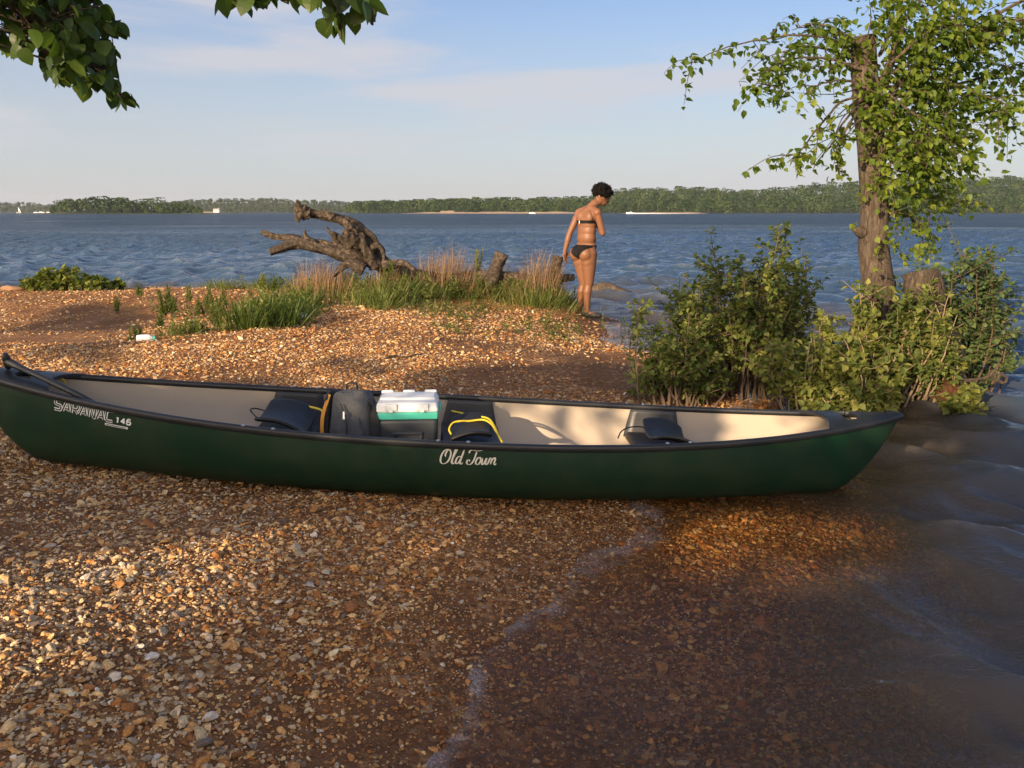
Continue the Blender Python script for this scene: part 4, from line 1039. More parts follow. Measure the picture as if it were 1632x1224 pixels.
# head: bowed forward and to the right
hf = np.array([.80, .42, -.42]); hf /= np.linalg.norm(hf); hl = np.cross([0, 0, 1], hf); hl /= np.linalg.norm(hl); hu = np.cross(hf, hl); HA = np.array([hl, hf, hu])
ball(hd, (.073, .093, .098), HA); ball(hd + hf * .035 - hu * .045, (.056, .062, .066), HA); ball(hd + hf * .068 - hu * .083, (.027, .022, .020), HA)
ball(hd + hf * .094 - hu * .018, (.014, .018, .022), HA); cap_(hd + hf * .090 + hu * .012, hd + hf * .103 - hu * .026, .009, .014, 8, 4)
for s in (1, -1): ball(hd + hl * .074 * s - hf * .004 - hu * .012, (.010, .018, .030), HA); ball(hd + hf * .082 + hl * .030 * s + hu * .020, (.028, .012, .010), HA)
ball(hd + hf * .088 - hu * .052, (.024, .012, .006), HA); ball(hd + hf * .086 - hu * .062, (.021, .012, .007), HA)
# arms
Ls = shc + l_ * .155 + [0, 0, -.012]; Rs = shc - l_ * .155 + [0, 0, -.012]
Le = pj(262, 462, .10); Lw = pj(228, 596, .10); Re = pj(503, 455, -.12); Rw = Re + np.array([-.035, .225, .085])
for a, e, w_ in ((Ls, Le, Lw), (Rs, Re, Rw)):
    ball(a, .052); cap_(a, a * .45 + e * .55, .046, .043); cap_(a * .45 + e * .55, e, .043, .036); cap_(e, e * .62 + w_ * .38, .037, .038); cap_(e * .62 + w_ * .38, w_, .037, .025)
ball(Ls * .7 + Le * .3, .050)
def hand(w_, d, side, curl):
    """palm, four fingers and a thumb; d along the forearm, side towards the thumb"""
    d = d / np.linalg.norm(d); nrm = np.cross(d, side); nrm /= np.linalg.norm(nrm); side = np.cross(nrm, d)
    ball(w_ + d * .045, (.040, .050, .016), np.array([side, d, nrm])); cap_(w_, w_ + d * .03, .023, .024, 10, 3)
    for k, (o_, ln) in enumerate(((.027, .072), (.009, .080), (-.010, .074), (-.027, .058))):
        p0 = w_ + d * (.078 - .008 * abs(k - 1.2)) + side * o_; d1 = d * math.cos(curl) + nrm * math.sin(curl); d2 = d * math.cos(curl * 2.2) + nrm * math.sin(curl * 2.2); d3 = d * math.cos(curl * 3) + nrm * math.sin(curl * 3)
        p1 = p0 + d1 * ln * .45; p2 = p1 + d2 * ln * .32; p3 = p2 + d3 * ln * .23
        cap_(p0 - d * .02, p0, .0095, .0095, 8, 2); cap_(p0, p1, .0095, .0085, 8, 3); cap_(p1, p2, .0085, .008, 8, 3); cap_(p2, p3, .008, .0068, 8, 3)
    t0 = w_ + d * .022 + side * .030; t1 = t0 + (d * .7 + side * .6 + nrm * .25) * .036; t2 = t1 + (d * .93 + side * .15 + nrm * .3) * .030; cap_(t0, t1, .013, .0105, 8, 3); cap_(t1, t2, .0105, .008, 8, 3)
hand(Lw, np.array([.03, .02, -1.0]), f_, .22)
hand(Rw, np.array([-.45, .45, .65]), np.array([-.3, -.2, .9]), .45)
# legs
Lh = hipC + l_ * .082 + [0, 0, -.03]; Rh = hipC - l_ * .082 + [0, 0, -.03]
Lk = pj(376, 840, .05); Rk = pj(410, 836, -.05); La = pj(346, 1056, .08); Ra = pj(398, 1052, -.05)
for h_, k_, a_ in ((Lh, Lk, La), (Rh, Rk, Ra)):
    cap_(h_, h_ * .55 + k_ * .45, .098, .086, 18, 9); cap_(h_ * .55 + k_ * .45, k_, .086, .058, 18, 7); ball(h_ * .75 + k_ * .25 - f_ * .012, (.088, .088, .11), AX)
    ball(k_ + f_ * .014, .050); cp_ = k_ * .70 + a_ * .30 - f_ * .016; cap_(k_, cp_, .048, .053, 14, 6); cap_(cp_, a_, .052, .031, 14, 8); ball(a_, .034)
fd_ = {}
for nm, a_, dr in (('L', La, np.array([.80, .45, 0])), ('R', Ra, np.array([.93, -.20, 0]))):
    dr = dr / np.linalg.norm(dr); zf = Q[2] + .034; he = a_ - dr * .030; he[2] = zf + .012; ba = a_ + dr * .105; ba[2] = zf - .004; to = a_ + dr * .155; to[2] = zf - .006
    cap_(a_, he, .033, .033, 12, 4); cap_(a_ + [0, 0, -.01], ba, .032, .026, 12, 6); cap_(he, ba, .032, .030, 12, 6); cap_(ba, to, .029, .021, 12, 4); fd_[nm] = (a_, dr, he, ba, to)
raw = mesh('person_draft', np.concatenate(V_), np.concatenate(F_), M_skin)
def evaluated(o, name, mods):
    for ty, kw in mods:
        md = o.modifiers.new(ty.lower(), ty)
        for a, b in kw.items(): setattr(md, a, b)
    dg = bpy.context.evaluated_depsgraph_get(); me = bpy.data.meshes.new_from_object(o.evaluated_get(dg)); me.name = name
    n = len(me.vertices); v = np.empty(n * 3, np.float32); me.vertices.foreach_get('co', v); nr = np.empty(n * 3, np.float32); me.vertices.foreach_get('normal', nr)
    fs = [list(p.vertices) for p in me.polygons]; V = v.reshape(-1, 3).astype(float) + ORIGIN[o.name]; old = o.data; bpy.data.objects.remove(o); bpy.data.meshes.remove(old); bpy.data.meshes.remove(me)
    return V, fs, nr.reshape(-1, 3).astype(float)
bV, bF, bN = evaluated(raw, 'person_body', [('REMESH', dict(mode='VOXEL', voxel_size=.0058)), ('SMOOTH', dict(factor=.5, iterations=13))])
mesh('body', bV, bF, M_skin, per)
def garment(name, mask, off, mat):
    """cloth that follows the body: the masked faces lifted off the skin and given thickness"""
    fs = [f for f in bF if all(mask[i] for i in f)]; ids = sorted({i for f in fs for i in f}); mp_ = {i: k for k, i in enumerate(ids)}
    o = mesh(name, bV[ids] + bN[ids] * off, [[mp_[i] for i in f] for f in fs], mat, per)
    q = o.modifiers.new('thickness', 'SOLIDIFY'); q.thickness = .006; q.offset = 0; return o
ux = (bV - hipC) @ l_; uf = (bV - hipC) @ f_; uz = bV[:, 2]
armL = np.linalg.norm(bV - (Ls + Le) / 2, axis=1) < .10; torso = np.abs((bV - rib) @ l_) < .150
zr = rib[2]
distR = np.min([np.linalg.norm(bV - (Rs * (1 - q) + Re * q), axis=1) for q in np.linspace(.15, 1, 12)], axis=0); distL = np.min([np.linalg.norm(bV - (Ls * (1 - q) + Le * q), axis=1) for q in np.linspace(.15, 1, 12)], axis=0); distF = np.min([np.linalg.norm(bV - (Re * (1 - q) + Rw * q), axis=1) for q in np.linspace(0, 1.6, 16)], axis=0)
noarm = (distR > .055) & (distL > .055) & (distF > .055)
ufr = (bV - rib) @ f_
band_lo, band_hi = zr - .002 - .05 * smooth01(ufr, .0, .10), zr + .042 + .045 * smooth01(ufr, .0, .10)
garment('bikini_top', torso & noarm & (uz > band_lo) & (uz < band_hi), .004, M_swim)
m = MB(); cq = rib - f_ * .103 + l_ * .03 + np.array([0, 0, .019]); m.tube([cq + [0, 0, .018], cq - [0, 0, .018]], [.006, .006], 8); m.build('clasp', M_rivet, per)
leg_cut = hipC[2] - .098 + .150 * np.clip(np.abs(ux) / .155, 0, 1) ** 1.15 + .02 * (uf > 0)
handL = np.linalg.norm(bV - Lw, axis=1) > .14
garment('bikini_bottom', (uz < hipC[2] + .072) & (uz > leg_cut) & handL & noarm & (np.abs(ux) < .21), .004, M_swim)
for nm in ('L', 'R'):
    a_, dr, he, ba, to = fd_[nm]; along = (bV - a_) @ dr; lat = np.linalg.norm((bV - a_)[:, :2] - along[:, None] * dr[:2], axis=1)
    other = fd_['R' if nm == 'L' else 'L'][0]; top = np.where(along < .015, Q[2] + .070, Q[2] + .052)
    mk = (uz < top) & (lat < .055) & (np.linalg.norm(bV - a_, axis=1) < np.linalg.norm(bV - other, axis=1) + .12) & ((np.linalg.norm(bV[:, :2] - a_[:2], axis=1) < .2))
    garment('shoe', mk, .007, M_shoe)
# hair: rounded mass of tight curls
r = np.random.default_rng(8); V, Fa = ico(4); hc = hd - hf * .018 + hu * .030
d_ = V.copy(); rr = np.array([mnoise.noise(Vector(x * 3)) * .14 + mnoise.noise(Vector(x * 7)) * .13 + mnoise.noise(Vector(x * 15)) * .10 for x in V])
face_ = np.clip((d_ @ np.array([0, 1, -.25])), 0, 1)
V = V * np.array([.114, .126, .106]) * (1 + rr - .26 * smooth01(d_[:, 1] * .8 - d_[:, 2] * .55, .35, .8) - .22 * smooth01(-d_[:, 2], .35, .9))[:, None]
ho = mesh('hair', V @ HA + hc, Fa, M_hair, per)
m = MB(); iv = r.choice(len(V), 520, replace=False)
for i in iv:
    if d_[i, 1] * .8 - d_[i, 2] * .55 > .62 or d_[i, 2] < -.6: continue
    p0 = V[i]; nn = d_[i] / np.linalg.norm(d_[i]); tq = np.cross(nn, r.normal(size=3)); tq /= np.linalg.norm(tq); bq = np.cross(nn, tq); rad_ = r.uniform(.004, .008); ln = r.uniform(.008, .026); tt = np.linspace(0, 1, 7)
    P_ = p0 - nn * .004 + nn * ln * tt[:, None] + rad_ * (np.cos(tt * 8)[:, None] * tq + np.sin(tt * 8)[:, None] * bq); m.tube(P_ @ HA + hc, np.linspace(.0034, .0016, 7), 4)
m.build('curls', M_hair, ho)
for s in (1, -1): m = MB(); p = hd + hf * .083 + hl * .030 * s + hu * .004; v = sphV * .010; m.add(v @ HA + p, sphF); m.build('eye', M_eye, per)

# ------------------------------------------------------------------ trees and shrubs
M_leafT = leafmat('bright_tree_leaf', (.070, .125, .018), (.150, .225, .032), (.28, .34, .050), .55, .45)
M_leafB = leafmat('shrub_leaf', (.070, .115, .030), (.150, .200, .052), (.36, .37, .095), .55, .55)
M_leafR = leafmat('bluish_shrub_leaf', (.050, .094, .034), (.098, .145, .050), (.19, .21, .065), .3, .5)
M_leafO = leafmat('overhanging_leaf', (.032, .070, .014), (.072, .128, .024), (.18, .23, .042), .5, .4)
M_twig = plain('grey_brown_twig', (.10, .070, .045), .85, .25, 30, .5, .002)
M_twigp = plain('pale_shrub_stem', (.23, .17, .11), .85, .2, 30, .5, .002)
rng = np.random.default_rng(77)
# the pollarded tree behind the shrubs
TY = 6.75
tb = at(1405, 600, TY); tb[2] = -.15
tree = thing('pollard_tree', 'short tree with a sawn off trunk and bright green sprouting branches at the water', 'tree', tb)
tp = [tb, at(1408, 545, TY), at(1404, 480, TY), at(1392, 400, TY), at(1394, 330, TY), at(1388, 240, TY), at(1380, 150, TY), at(1376, 58, TY)]
trunk = log('trunk', tp, [.19, .140, .113, .114, .106, .096, .093, .088], M_bark, tree, seed=31, k=30, n=90, rough=.10)
o = log('knot', [at(1378, 372, TY - .02), at(1368, 368, TY - .06), at(1361, 366, TY - .08)], [.05, .038, .014], M_bark, trunk, seed=33, n=12, rough=.15)
for i_, (u, v, du, dv, r0) in enumerate(((1360, 560, -22, 60, .10), (1440, 560, 40, 70, .09), (1400, 580, 5, 60, .11))): log('root', [at(1398 + (u - 1398) * .4, 500, TY - .08), at(u, v, TY - .12), at(u + du, v + dv, TY - .2)], [.07, r0, .06], M_bark, tree, seed=40 + i_, n=16, rough=.18)
LP, LD, LS, LR = [], [], [], []
brm = MB()
def sprig(P_, dens, lsz, spread, hang, r0, r1, tone=0.0, rg=rng, start=.12, wind=np.array([.55, -.1, -.25])):
    """leaves along a branch, on short side shoots that hang"""
    n = max(3, int(dens)); q = start + (1 - start) * np.sort(rg.uniform(0, 1, n) ** .85); idx = q * (len(P_) - 1); i = idx.astype(int).clip(0, len(P_) - 2); f = (idx - i)[:, None]
    base = P_[i] * (1 - f) + P_[i + 1] * f
    off = rg.normal(0, 1, (n, 3)) * spread * np.array([1, 1, .8]); off[:, 2] -= np.abs(rg.normal(0, hang, n))
    p = base + off
    d = unit(rg, n) * .8 + wind + off / (spread + 1e-6) * .25
    LP.append(p); LD.append(d); LS.append(lsz * rg.uniform(.6, 1.25, n)); LR.append(np.clip(rg.normal(.42 + tone, .24, n), 0, 1))
def branch(pts, r0, r1, dens, lsz=.085, spread=.055, hang=.04, tone=0.0, start=.12, twigs=0):
    P_ = spline(pts, 26); P_ = P_ + np.cumsum(rng.normal(0, .003, P_.shape), 0)
    brm.tube(P_, np.linspace(r0, r1, len(P_)), 6)
    sprig(P_, dens, lsz, spread, hang, r0, r1, tone, start=start)
    for _ in range(twigs):
        i = rng.integers(5, 25); a = P_[i]; d = rng.normal(0, 1, 3) * np.array([.7, .7, .35]); d /= np.linalg.norm(d); d[2] -= .25; ln = rng.uniform(.14, .42)
        Q_ = np.array([a, a + d * ln * .5 + [0, 0, .02], a + d * ln + [0, 0, -.06]]); Q_ = spline(Q_, 8); brm.tube(Q_, np.linspace(.004, .0015, 8), 4); sprig(Q_, 12, lsz, spread * .42, hang * .4, 0, 0, tone, start=.2)
def B_(px, dY=0.0, dY1=None):
    n = len(px); dY1 = dY if dY1 is None else dY1
    return [at(u, v, TY + dY + (dY1 - dY) * i / (n - 1)) for i, (u, v) in enumerate(px)]
limbs = [([(1395, 150), (1418, 112), (1432, 70), (1440, 20), (1438, -50), (1425, -140)], .034, .014, .0, -.1), ([(1405, 170), (1440, 130), (1490, 90), (1550, 50), (1632, 5), (1720, -30)], .026, .008, -.1, -.4),
         ([(1395, 190), (1450, 160), (1520, 140), (1580, 120), (1650, 95)], .022, .006, .1, .3)]
for px, r0, r1, d0, d1 in limbs: branch(B_(px, d0, d1), r0, r1, 190, .056, .13, .12, twigs=12)
for px, d0, d1, dens, tone, sprd, tw in [
    ([(1372, 95), (1330, 62), (1270, 55), (1200, 62), (1140, 78), (1098, 98)], 0, -.2, 60, -.12, .035, 3),
    ([(1372, 80), (1330, 45), (1290, 38), (1262, 45)], .1, .3, 60, -.1, .05, 4),
    ([(1372, 110), (1310, 88), (1255, 92), (1222, 115), (1205, 142)], -.1, -.4, 130, -.1, .060, 5),
    ([(1370, 100), (1320, 80), (1270, 75), (1235, 95)], 0, -.1, 90, -.05, .06, 4),
    ([(1372, 130), (1335, 128), (1300, 135), (1275, 150)], -.2, -.5, 26, .0, .035, 2),
    ([(1374, 150), (1335, 165), (1305, 200), (1280, 235), (1256, 258)], -.2, -.5, 46, .1, .035, 3),
    ([(1375, 160), (1345, 190), (1318, 230), (1290, 262)], -.1, -.3, 10, .1, .02, 1),
    ([(1376, 165), (1350, 205), (1335, 250), (1345, 268)], -.15, -.3, 30, .15, .035, 2),
    ([(1385, 110), (1400, 130), (1410, 170), (1400, 220)], -.16, -.3, 110, .05, .07, 5),
    ([(1388, 100), (1360, 60), (1345, 40)], -.1, -.2, 34, .1, .04, 2),
    ([(1390, 180), (1405, 205), (1400, 250), (1392, 285)], -.16, -.28, 80, .25, .06, 4),
    ([(1400, 150), (1435, 165), (1455, 210), (1450, 270), (1440, 300)], -.15, -.35, 150, .15, .075, 7),
    ([(1405, 140), (1460, 140), (1500, 175), (1530, 230), (1558, 282)], -.1, -.4, 140, .05, .06, 7),
    ([(1405, 120), (1470, 110), (1540, 100), (1610, 110)], 0, .2, 130, .0, .07, 7),
    ([(1405, 100), (1460, 60), (1500, 20), (1530, -30)], .1, .2, 150, .1, .08, 7),
    ([(1400, 90), (1420, 40), (1400, 0), (1380, -40)], -.05, -.2, 70, .15, .06, 4),
    ([(1410, 130), (1480, 125), (1545, 140), (1600, 165), (1580, 182)], -.1, -.5, 130, .0, .06, 6),
    ([(1415, 150), (1475, 165), (1510, 205), (1515, 260)], .1, .2, 120, .05, .065, 6),
    ([(1412, 120), (1470, 90), (1520, 60), (1560, 40)], -.2, -.4, 140, .1, .07, 6),
    ([(1410, 160), (1430, 200), (1420, 250), (1432, 312)], -.25, -.35, 110, .3, .06, 5),
    ([(1405, 200), (1450, 215), (1480, 250), (1478, 300)], 0, 0, 90, .0, .06, 4),
    ([(1420, 100), (1480, 50), (1530, 45), (1600, 60)], -.3, -.5, 130, .05, .08, 7), ([(1410, 140), (1470, 140), (1530, 170), (1590, 150)], .2, .4, 120, .0, .08, 6), ([(1410, 120), (1450, 20), (1470, -40)], -.2, -.4, 120, .1, .09, 5), ([(1415, 150), (1470, 190), (1490, 240), (1480, 275)], -.3, -.5, 110, .1, .07, 6), ([(1410, 160), (1445, 190), (1462, 240), (1460, 285)], .2, .3, 110, .0, .07, 5),
    ([(1560, 50), (1600, 35), (1650, 30)], -.3, -.5, 50, -.15, .045, 3), ([(1590, 40), (1620, 55), (1650, 20)], -.3, -.4, 30, -.1, .04, 2),
    ([(1405, 340), (1440, 318), (1480, 312), (1530, 330)], .05, .1, 70, .3, .045, 5), ([(1405, 350), (1440, 340), (1470, 370), (1490, 410)], 0, -.1, 60, .3, .045, 5),
    ([(1410, 300), (1450, 310), (1500, 318), (1560, 325)], .2, .5, 55, .25, .05, 4), ([(1395, 400), (1402, 385), (1410, 360)], -.17, -.2, 12, .4, .03, 1)]:
    branch(B_(px, d0, d1), .011, .003, dens * 1.1, .054 if tone < .2 else .047, sprd * .95, sprd * .8, tone, twigs=int(tw * 2.2))
for px in ([(1380, 70), (1388, 30), (1384, -10)], [(1375, 170), (1345, 185), (1325, 225), (1285, 272)], [(1374, 140), (1330, 150), (1270, 148)], [(1376, 180), (1350, 215), (1330, 240)], [(1378, 150), (1340, 180), (1310, 215)], [(1368, 100), (1320, 105), (1255, 107)], [(1376, 165), (1352, 180), (1322, 195), (1300, 230)]):
    brm.tube(spline(B_(px, -.1, -.25), 14), np.linspace(.006, .0018, 14), 5)
brm.build('branches', M_bark, tree)
foliage('foliage', np.concatenate(LP), np.concatenate(LD), np.concatenate(LS), M_leafT, tree, rng, 'ovate', np.concatenate(LR), None, .2, .25)

# hollow old stump to the right of it
sb_ = at(1500, 655, 6.15); sb_[2] = -.2
st_ = thing('old_stump', 'tall grey hollow stump among the shrubs right of the tree', 'stump', sb_)
log('trunk', [sb_, at(1500, 610, 6.15), at(1490, 540, 6.2), at(1474, 480, 6.25), at(1468, 434, 6.3)], [.19, .165, .14, .13, .125], M_stumpw, st_, seed=51, k=40, n=60, rough=.26)
log('rotten_root', [at(1492, 600, 6.08), at(1512, 622, 6.0), at(1526, 650, 5.96), at(1530, 672, 5.95)], [.03, .095, .10, .08], M_rot, st_, seed=52, n=18, rough=.25)
# torn shell of bark left of the trunk
V = []; nv_, nu_ = 22, 12
for i in range(nv_):
    f = i / (nv_ - 1); c = at(1392 - 14 * math.sin(f * 2.2), 640 - 150 * f, TY - .16)
    for j in range(nu_):
        a = -2.5 + 2.2 * j / (nu_ - 1); rr_ = (.22 - .08 * f) * (1 + .12 * mnoise.noise(Vector((a * 2, f * 4, 3))))
        V.append(c + np.array([rr_ * math.cos(a) * (1 - .3 * f), rr_ * .7 * math.sin(a), .10 * f * mnoise.noise(Vector((a * 3, 1, 9))) * 3]))
o = mesh('bark_shell', V, grid_faces(nv_, nu_), M_rot, tree); q = o.modifiers.new('thickness', 'SOLIDIFY'); q.thickness = .03

def shrub(name, label, base, stems, mat, smat, lsz, shape='ovate', tone=0.0, dens=24, seed=0, group=None, leafspread=.035, side=5):
    """many upright stems from one root, each with side shoots carrying leaves; stems: list of (tip point, bow)"""
    r = np.random.default_rng(seed); s = thing(name, label, 'shrub', base, group); m = MB(); P_, D_, S_, R_ = [], [], [], []
    def leafrow(Q_, n, t0, sz, tn):
        q = t0 + (1 - t0) * np.sort(r.uniform(0, 1, n)); i = (q * (len(Q_) - 1)).astype(int).clip(0, len(Q_) - 2); f = (q * (len(Q_) - 1) - i)[:, None]
        b = Q_[i] * (1 - f) + Q_[i + 1] * f; t_ = Q_[i + 1] - Q_[i]; t_ /= np.linalg.norm(t_, axis=1)[:, None] + 1e-9
        o_ = np.cross(t_, unit(r, n)); o_ /= np.linalg.norm(o_, axis=1)[:, None] + 1e-9
        P_.append(b + o_ * r.uniform(.2, 1, (n, 1)) * leafspread * .6); D_.append(o_ * .9 + t_ * .5 + np.array([.12, 0, -.10]) + r.normal(0, .3, (n, 3))); S_.append(sz * r.uniform(.55, 1.2, n)); R_.append(np.clip(r.normal(.40 + tn, .2, n), 0, 1))
    for tip, bow in stems:
        b0 = base + np.array([r.normal(0, .10), r.normal(0, .06), -.05]); b0[:2] += (np.asarray(tip)[:2] - b0[:2]) * r.uniform(.45, .85)
        mid_ = (b0 + tip) / 2 + np.array([r.normal(0, .05), r.normal(0, .05), .03]) + np.asarray(bow)
        Q_ = spline([b0, mid_, tip], 18); Q_ = Q_ + np.cumsum(r.normal(0, .0035, Q_.shape), 0); m.tube(Q_, np.linspace(.009, .0022, 18), 5)
        hgt = np.linalg.norm(tip - b0); tn = tone + r.normal(0, .09); leafrow(Q_, int(dens * hgt * 1.1), .38, lsz, tn)
        for _ in range(int(side * hgt * 1.6)):
            i = r.integers(5, 17); d = unit(r, 1)[0] * np.array([1, 1, .4]) + [0, 0, .5]; d /= np.linalg.norm(d); ln = r.uniform(.10, .30) * min(1, hgt)
            S2 = spline([Q_[i], Q_[i] + d * ln * .55, Q_[i] + d * ln + [0, 0, .02]], 7); m.tube(S2, np.linspace(.004, .0014, 7), 4); leafrow(S2, int(dens * .42), .15, lsz * .95, tn + .03)
    m.build('stems', smat, s)
    foliage('foliage', np.concatenate(P_), np.concatenate(D_), np.concatenate(S_), mat, s, r, shape, np.concatenate(R_), None, .22, .22)
    return s
def stems_px(pts, Y, jy, seed, extra=0, poly_=None):
    r = np.random.default_rng(seed); o = [(at(u, v, Y + r.uniform(-jy, jy)), (r.normal(0, .03), 0, 0)) for u, v in pts]
    if extra:
        while extra > 0:
            u, v = r.uniform(min(p[0] for p in poly_), max(p[0] for p in poly_)), r.uniform(min(p[1] for p in poly_), max(p[1] for p in poly_))
            if inpoly(np.array([u]), np.array([v]), poly_)[0]: o.append((at(u, v - (r.uniform(0, 45) if r.uniform() < .3 else 0), Y + r.uniform(-jy, jy)), (r.normal(0, .03), 0, 0))); extra -= 1
    return o
def gb(u, v, Y): p = at(u, v, Y); p[2] = max(-.12, float(ground_z(p[0], p[1])[0])); return p
shrub('lakeside_shrub', 'large leafy shrub with one tall spike, left of the tree behind the canoe', gb(1175, 640, 6.35),
      stems_px([(1255, 362), (1244, 372), (1135, 392), (1142, 400), (1095, 430), (1085, 445), (1165, 430), (1215, 405), (1222, 425), (1240, 420), (1290, 420), (1300, 440), (1195, 425), (1270, 450), (1180, 455), (1120, 440)], 6.4, .25, 1, 84, [(1075, 455), (1150, 420), (1290, 425), (1340, 500), (1330, 620), (1050, 620), (1040, 560)]), M_leafB, M_twig, .046, 'ovate', .10, 40, 61)
shrub('lakeside_shrub', 'low spreading shrub at the left, beside the open gravel behind the canoe', gb(1085, 640, 6.0),
      stems_px([(1015, 480), (1022, 500), (1040, 520), (1060, 540), (1030, 590), (1018, 620)], 6.05, .2, 2, 40, [(1030, 540), (1090, 520), (1150, 560), (1160, 630), (1010, 635)]), M_leafB, M_twig, .045, 'ovate', .08, 38, 62)
shrub('lakeside_shrub', 'yellow green shrub low in front of the tree, just behind the tip of the canoe', gb(1330, 650, 5.75),
      stems_px([(1225, 550), (1240, 545), (1290, 545), (1265, 560), (1390, 520), (1300, 570), (1430, 560), (1440, 590)], 5.75, .2, 3, 58, [(1235, 560), (1330, 520), (1440, 550), (1460, 630), (1400, 655), (1260, 640)]), M_leafB, M_twigp, .054, 'ovate', .28, 40, 63)
shrub('lakeside_shrub', 'shrub wrapped round the foot of the tree trunk', gb(1400, 640, 6.3),
      stems_px([(1375, 480), (1362, 500), (1400, 510), (1425, 505), (1440, 480), (1455, 470), (1370, 450), (1395, 540), (1500, 480), (1520, 500), (1480, 500), (1530, 540), (1505, 560), (1465, 470), (1510, 465), (1490, 520), (1470, 540)], 6.0, .15, 4, 40, [(1310, 500), (1360, 490), (1450, 480), (1530, 490), (1540, 580), (1440, 630), (1350, 620)]), M_leafB, M_twigp, .050, 'ovate', .14, 42, 64)
shrub('lakeside_shrub', 'dark bluish shrub spreading over the water right of the hollow stump', gb(1510, 640, 6.45),
      stems_px([(1580, 400), (1590, 420), (1560, 410), (1540, 400), (1520, 420), (1605, 480), (1600, 520), (1618, 530), (1590, 560), (1575, 590), (1500, 430), (1450, 450)], 6.5, .25, 5, 40, [(1480, 440), (1580, 410), (1600, 520), (1590, 580), (1500, 600), (1450, 560)]), M_leafR, M_twig, .046, 'ovate', .0, 46, 65)
shrub('lakeside_shrub', 'small sprig with yellow tipped leaves at the foot of the hollow stump', gb(1520, 665, 5.75),
      stems_px([(1545, 615), (1538, 622), (1555, 628), (1518, 640), (1545, 650), (1560, 655), (1525, 655), (1510, 648)], 5.75, .08, 6), M_leafB, M_twig, .058, 'ovate', .32, 60, 66)
rng2 = np.random.default_rng(9)
p0 = at(1545, 610, 5.9); m = MB()
for px in ([(1520, 608), (1560, 604), (1590, 596), (1605, 602)], [(1575, 600), (1585, 590), (1592, 578)], [(1580, 602), (1600, 610), (1606, 600)]): m.tube(spline([at(u, v, 5.95) for u, v in px], 12), np.linspace(.014, .005, 12), 6)
o = m.build('dead_branch', M_bark, loc=p0); tag(o, 'dead dark branch reaching over the water right of the hollow stump', 'branch')

# ------------------------------------------------------------------ grasses and weeds on the point
M_grass = leafmat('green_grass_blade', (.050, .095, .018), (.125, .170, .036), (.30, .29, .10), .45, .55)
M_dry = leafmat('dry_red_grass', (.16, .090, .045), (.27, .165, .090), (.40, .29, .17), .3, .8)
def px_points(poly_, n, r):
    us, vs = [p[0] for p in poly_], [p[1] for p in poly_]; out_ = []
    while len(out_) < n:
        u, v = r.uniform(min(us), max(us)), r.uniform(min(vs), max(vs))
        if inpoly(np.array([u]), np.array([v]), poly_)[0]: out_.append(ground_at(u, v))
    return np.array(out_)
GP, GD, GL, GR = [], [], [], []
r = np.random.default_rng(15)
for poly_, tufts, per_t, h0, h1, tone in [
    ([(345, 452), (420, 450), (520, 452), (600, 455), (600, 470), (480, 474), (350, 458)], 44, 46, .10, .26, .12), ([(540, 458), (620, 455), (700, 462), (690, 490), (600, 498), (545, 486)], 40, 60, .14, .34, .10),
    ([(600, 462), (640, 462), (640, 480), (600, 480)], 8, 70, .30, .46, .05), ([(690, 460), (800, 462), (905, 470), (922, 492), (800, 480), (720, 482)], 60, 58, .12, .30, .08), ([(800, 470), (925, 478), (920, 494), (820, 486)], 22, 70, .18, .34, .25),
    ([(395, 500), (500, 490), (495, 512), (430, 528), (385, 530)], 34, 64, .18, .42, -.12), ([(620, 496), (720, 486), (800, 488), (760, 516), (690, 510)], 20, 22, .06, .18, .2), ([(660, 520), (960, 510), (1000, 530), (820, 545), (690, 535)], 22, 13, .04, .14, .22),
    ([(870, 520), (905, 520), (905, 545), (870, 545)], 6, 16, .06, .16, .2), ([(990, 525), (1035, 540), (1020, 560), (995, 548)], 5, 16, .06, .18, .3), ([(385, 520), (300, 535), (250, 542), (340, 528)], 14, 26, .08, .2, -.1), ([(40, 500), (250, 480), (300, 500), (100, 520)], 14, 18, .04, .1, -.1), ([(300, 452), (360, 450), (360, 460), (300, 462)], 8, 24, .08, .2, 0)]:
    for c in px_points(poly_, tufts, r):
        n = int(per_t * 1.25 * r.uniform(.3, 1.6)); a = r.uniform(0, 6.28, n); R_ = np.abs(r.normal(0, .12, n)); h = r.uniform(h0 * .5, h1 * .80) * r.uniform(.5, 1.15, n)
        x, y = c[0] + R_ * np.cos(a), c[1] + R_ * np.sin(a)
        GP.append(np.stack([x, y, ground_z(x, y) - .01], 1)); GD.append(np.stack([np.cos(a) * r.uniform(.05, .9, n) + .12, np.sin(a) * r.uniform(.05, .9, n), np.ones(n)], 1)); GL.append(h); GR.append(np.clip(r.normal(.42 + tone + r.normal(0, .15), .25, n), 0, 1))
SHAPES['blade'] = ([0, .4, .75, 1], [.013, .017, .011, 0]); SHAPES['hairblade'] = ([0, .5, 1], [.0085, .007, 0])
GP, GD, GL, GR = map(np.concatenate, (GP, GD, GL, GR))
WP, WD, WS_, WR = [], [], [], []
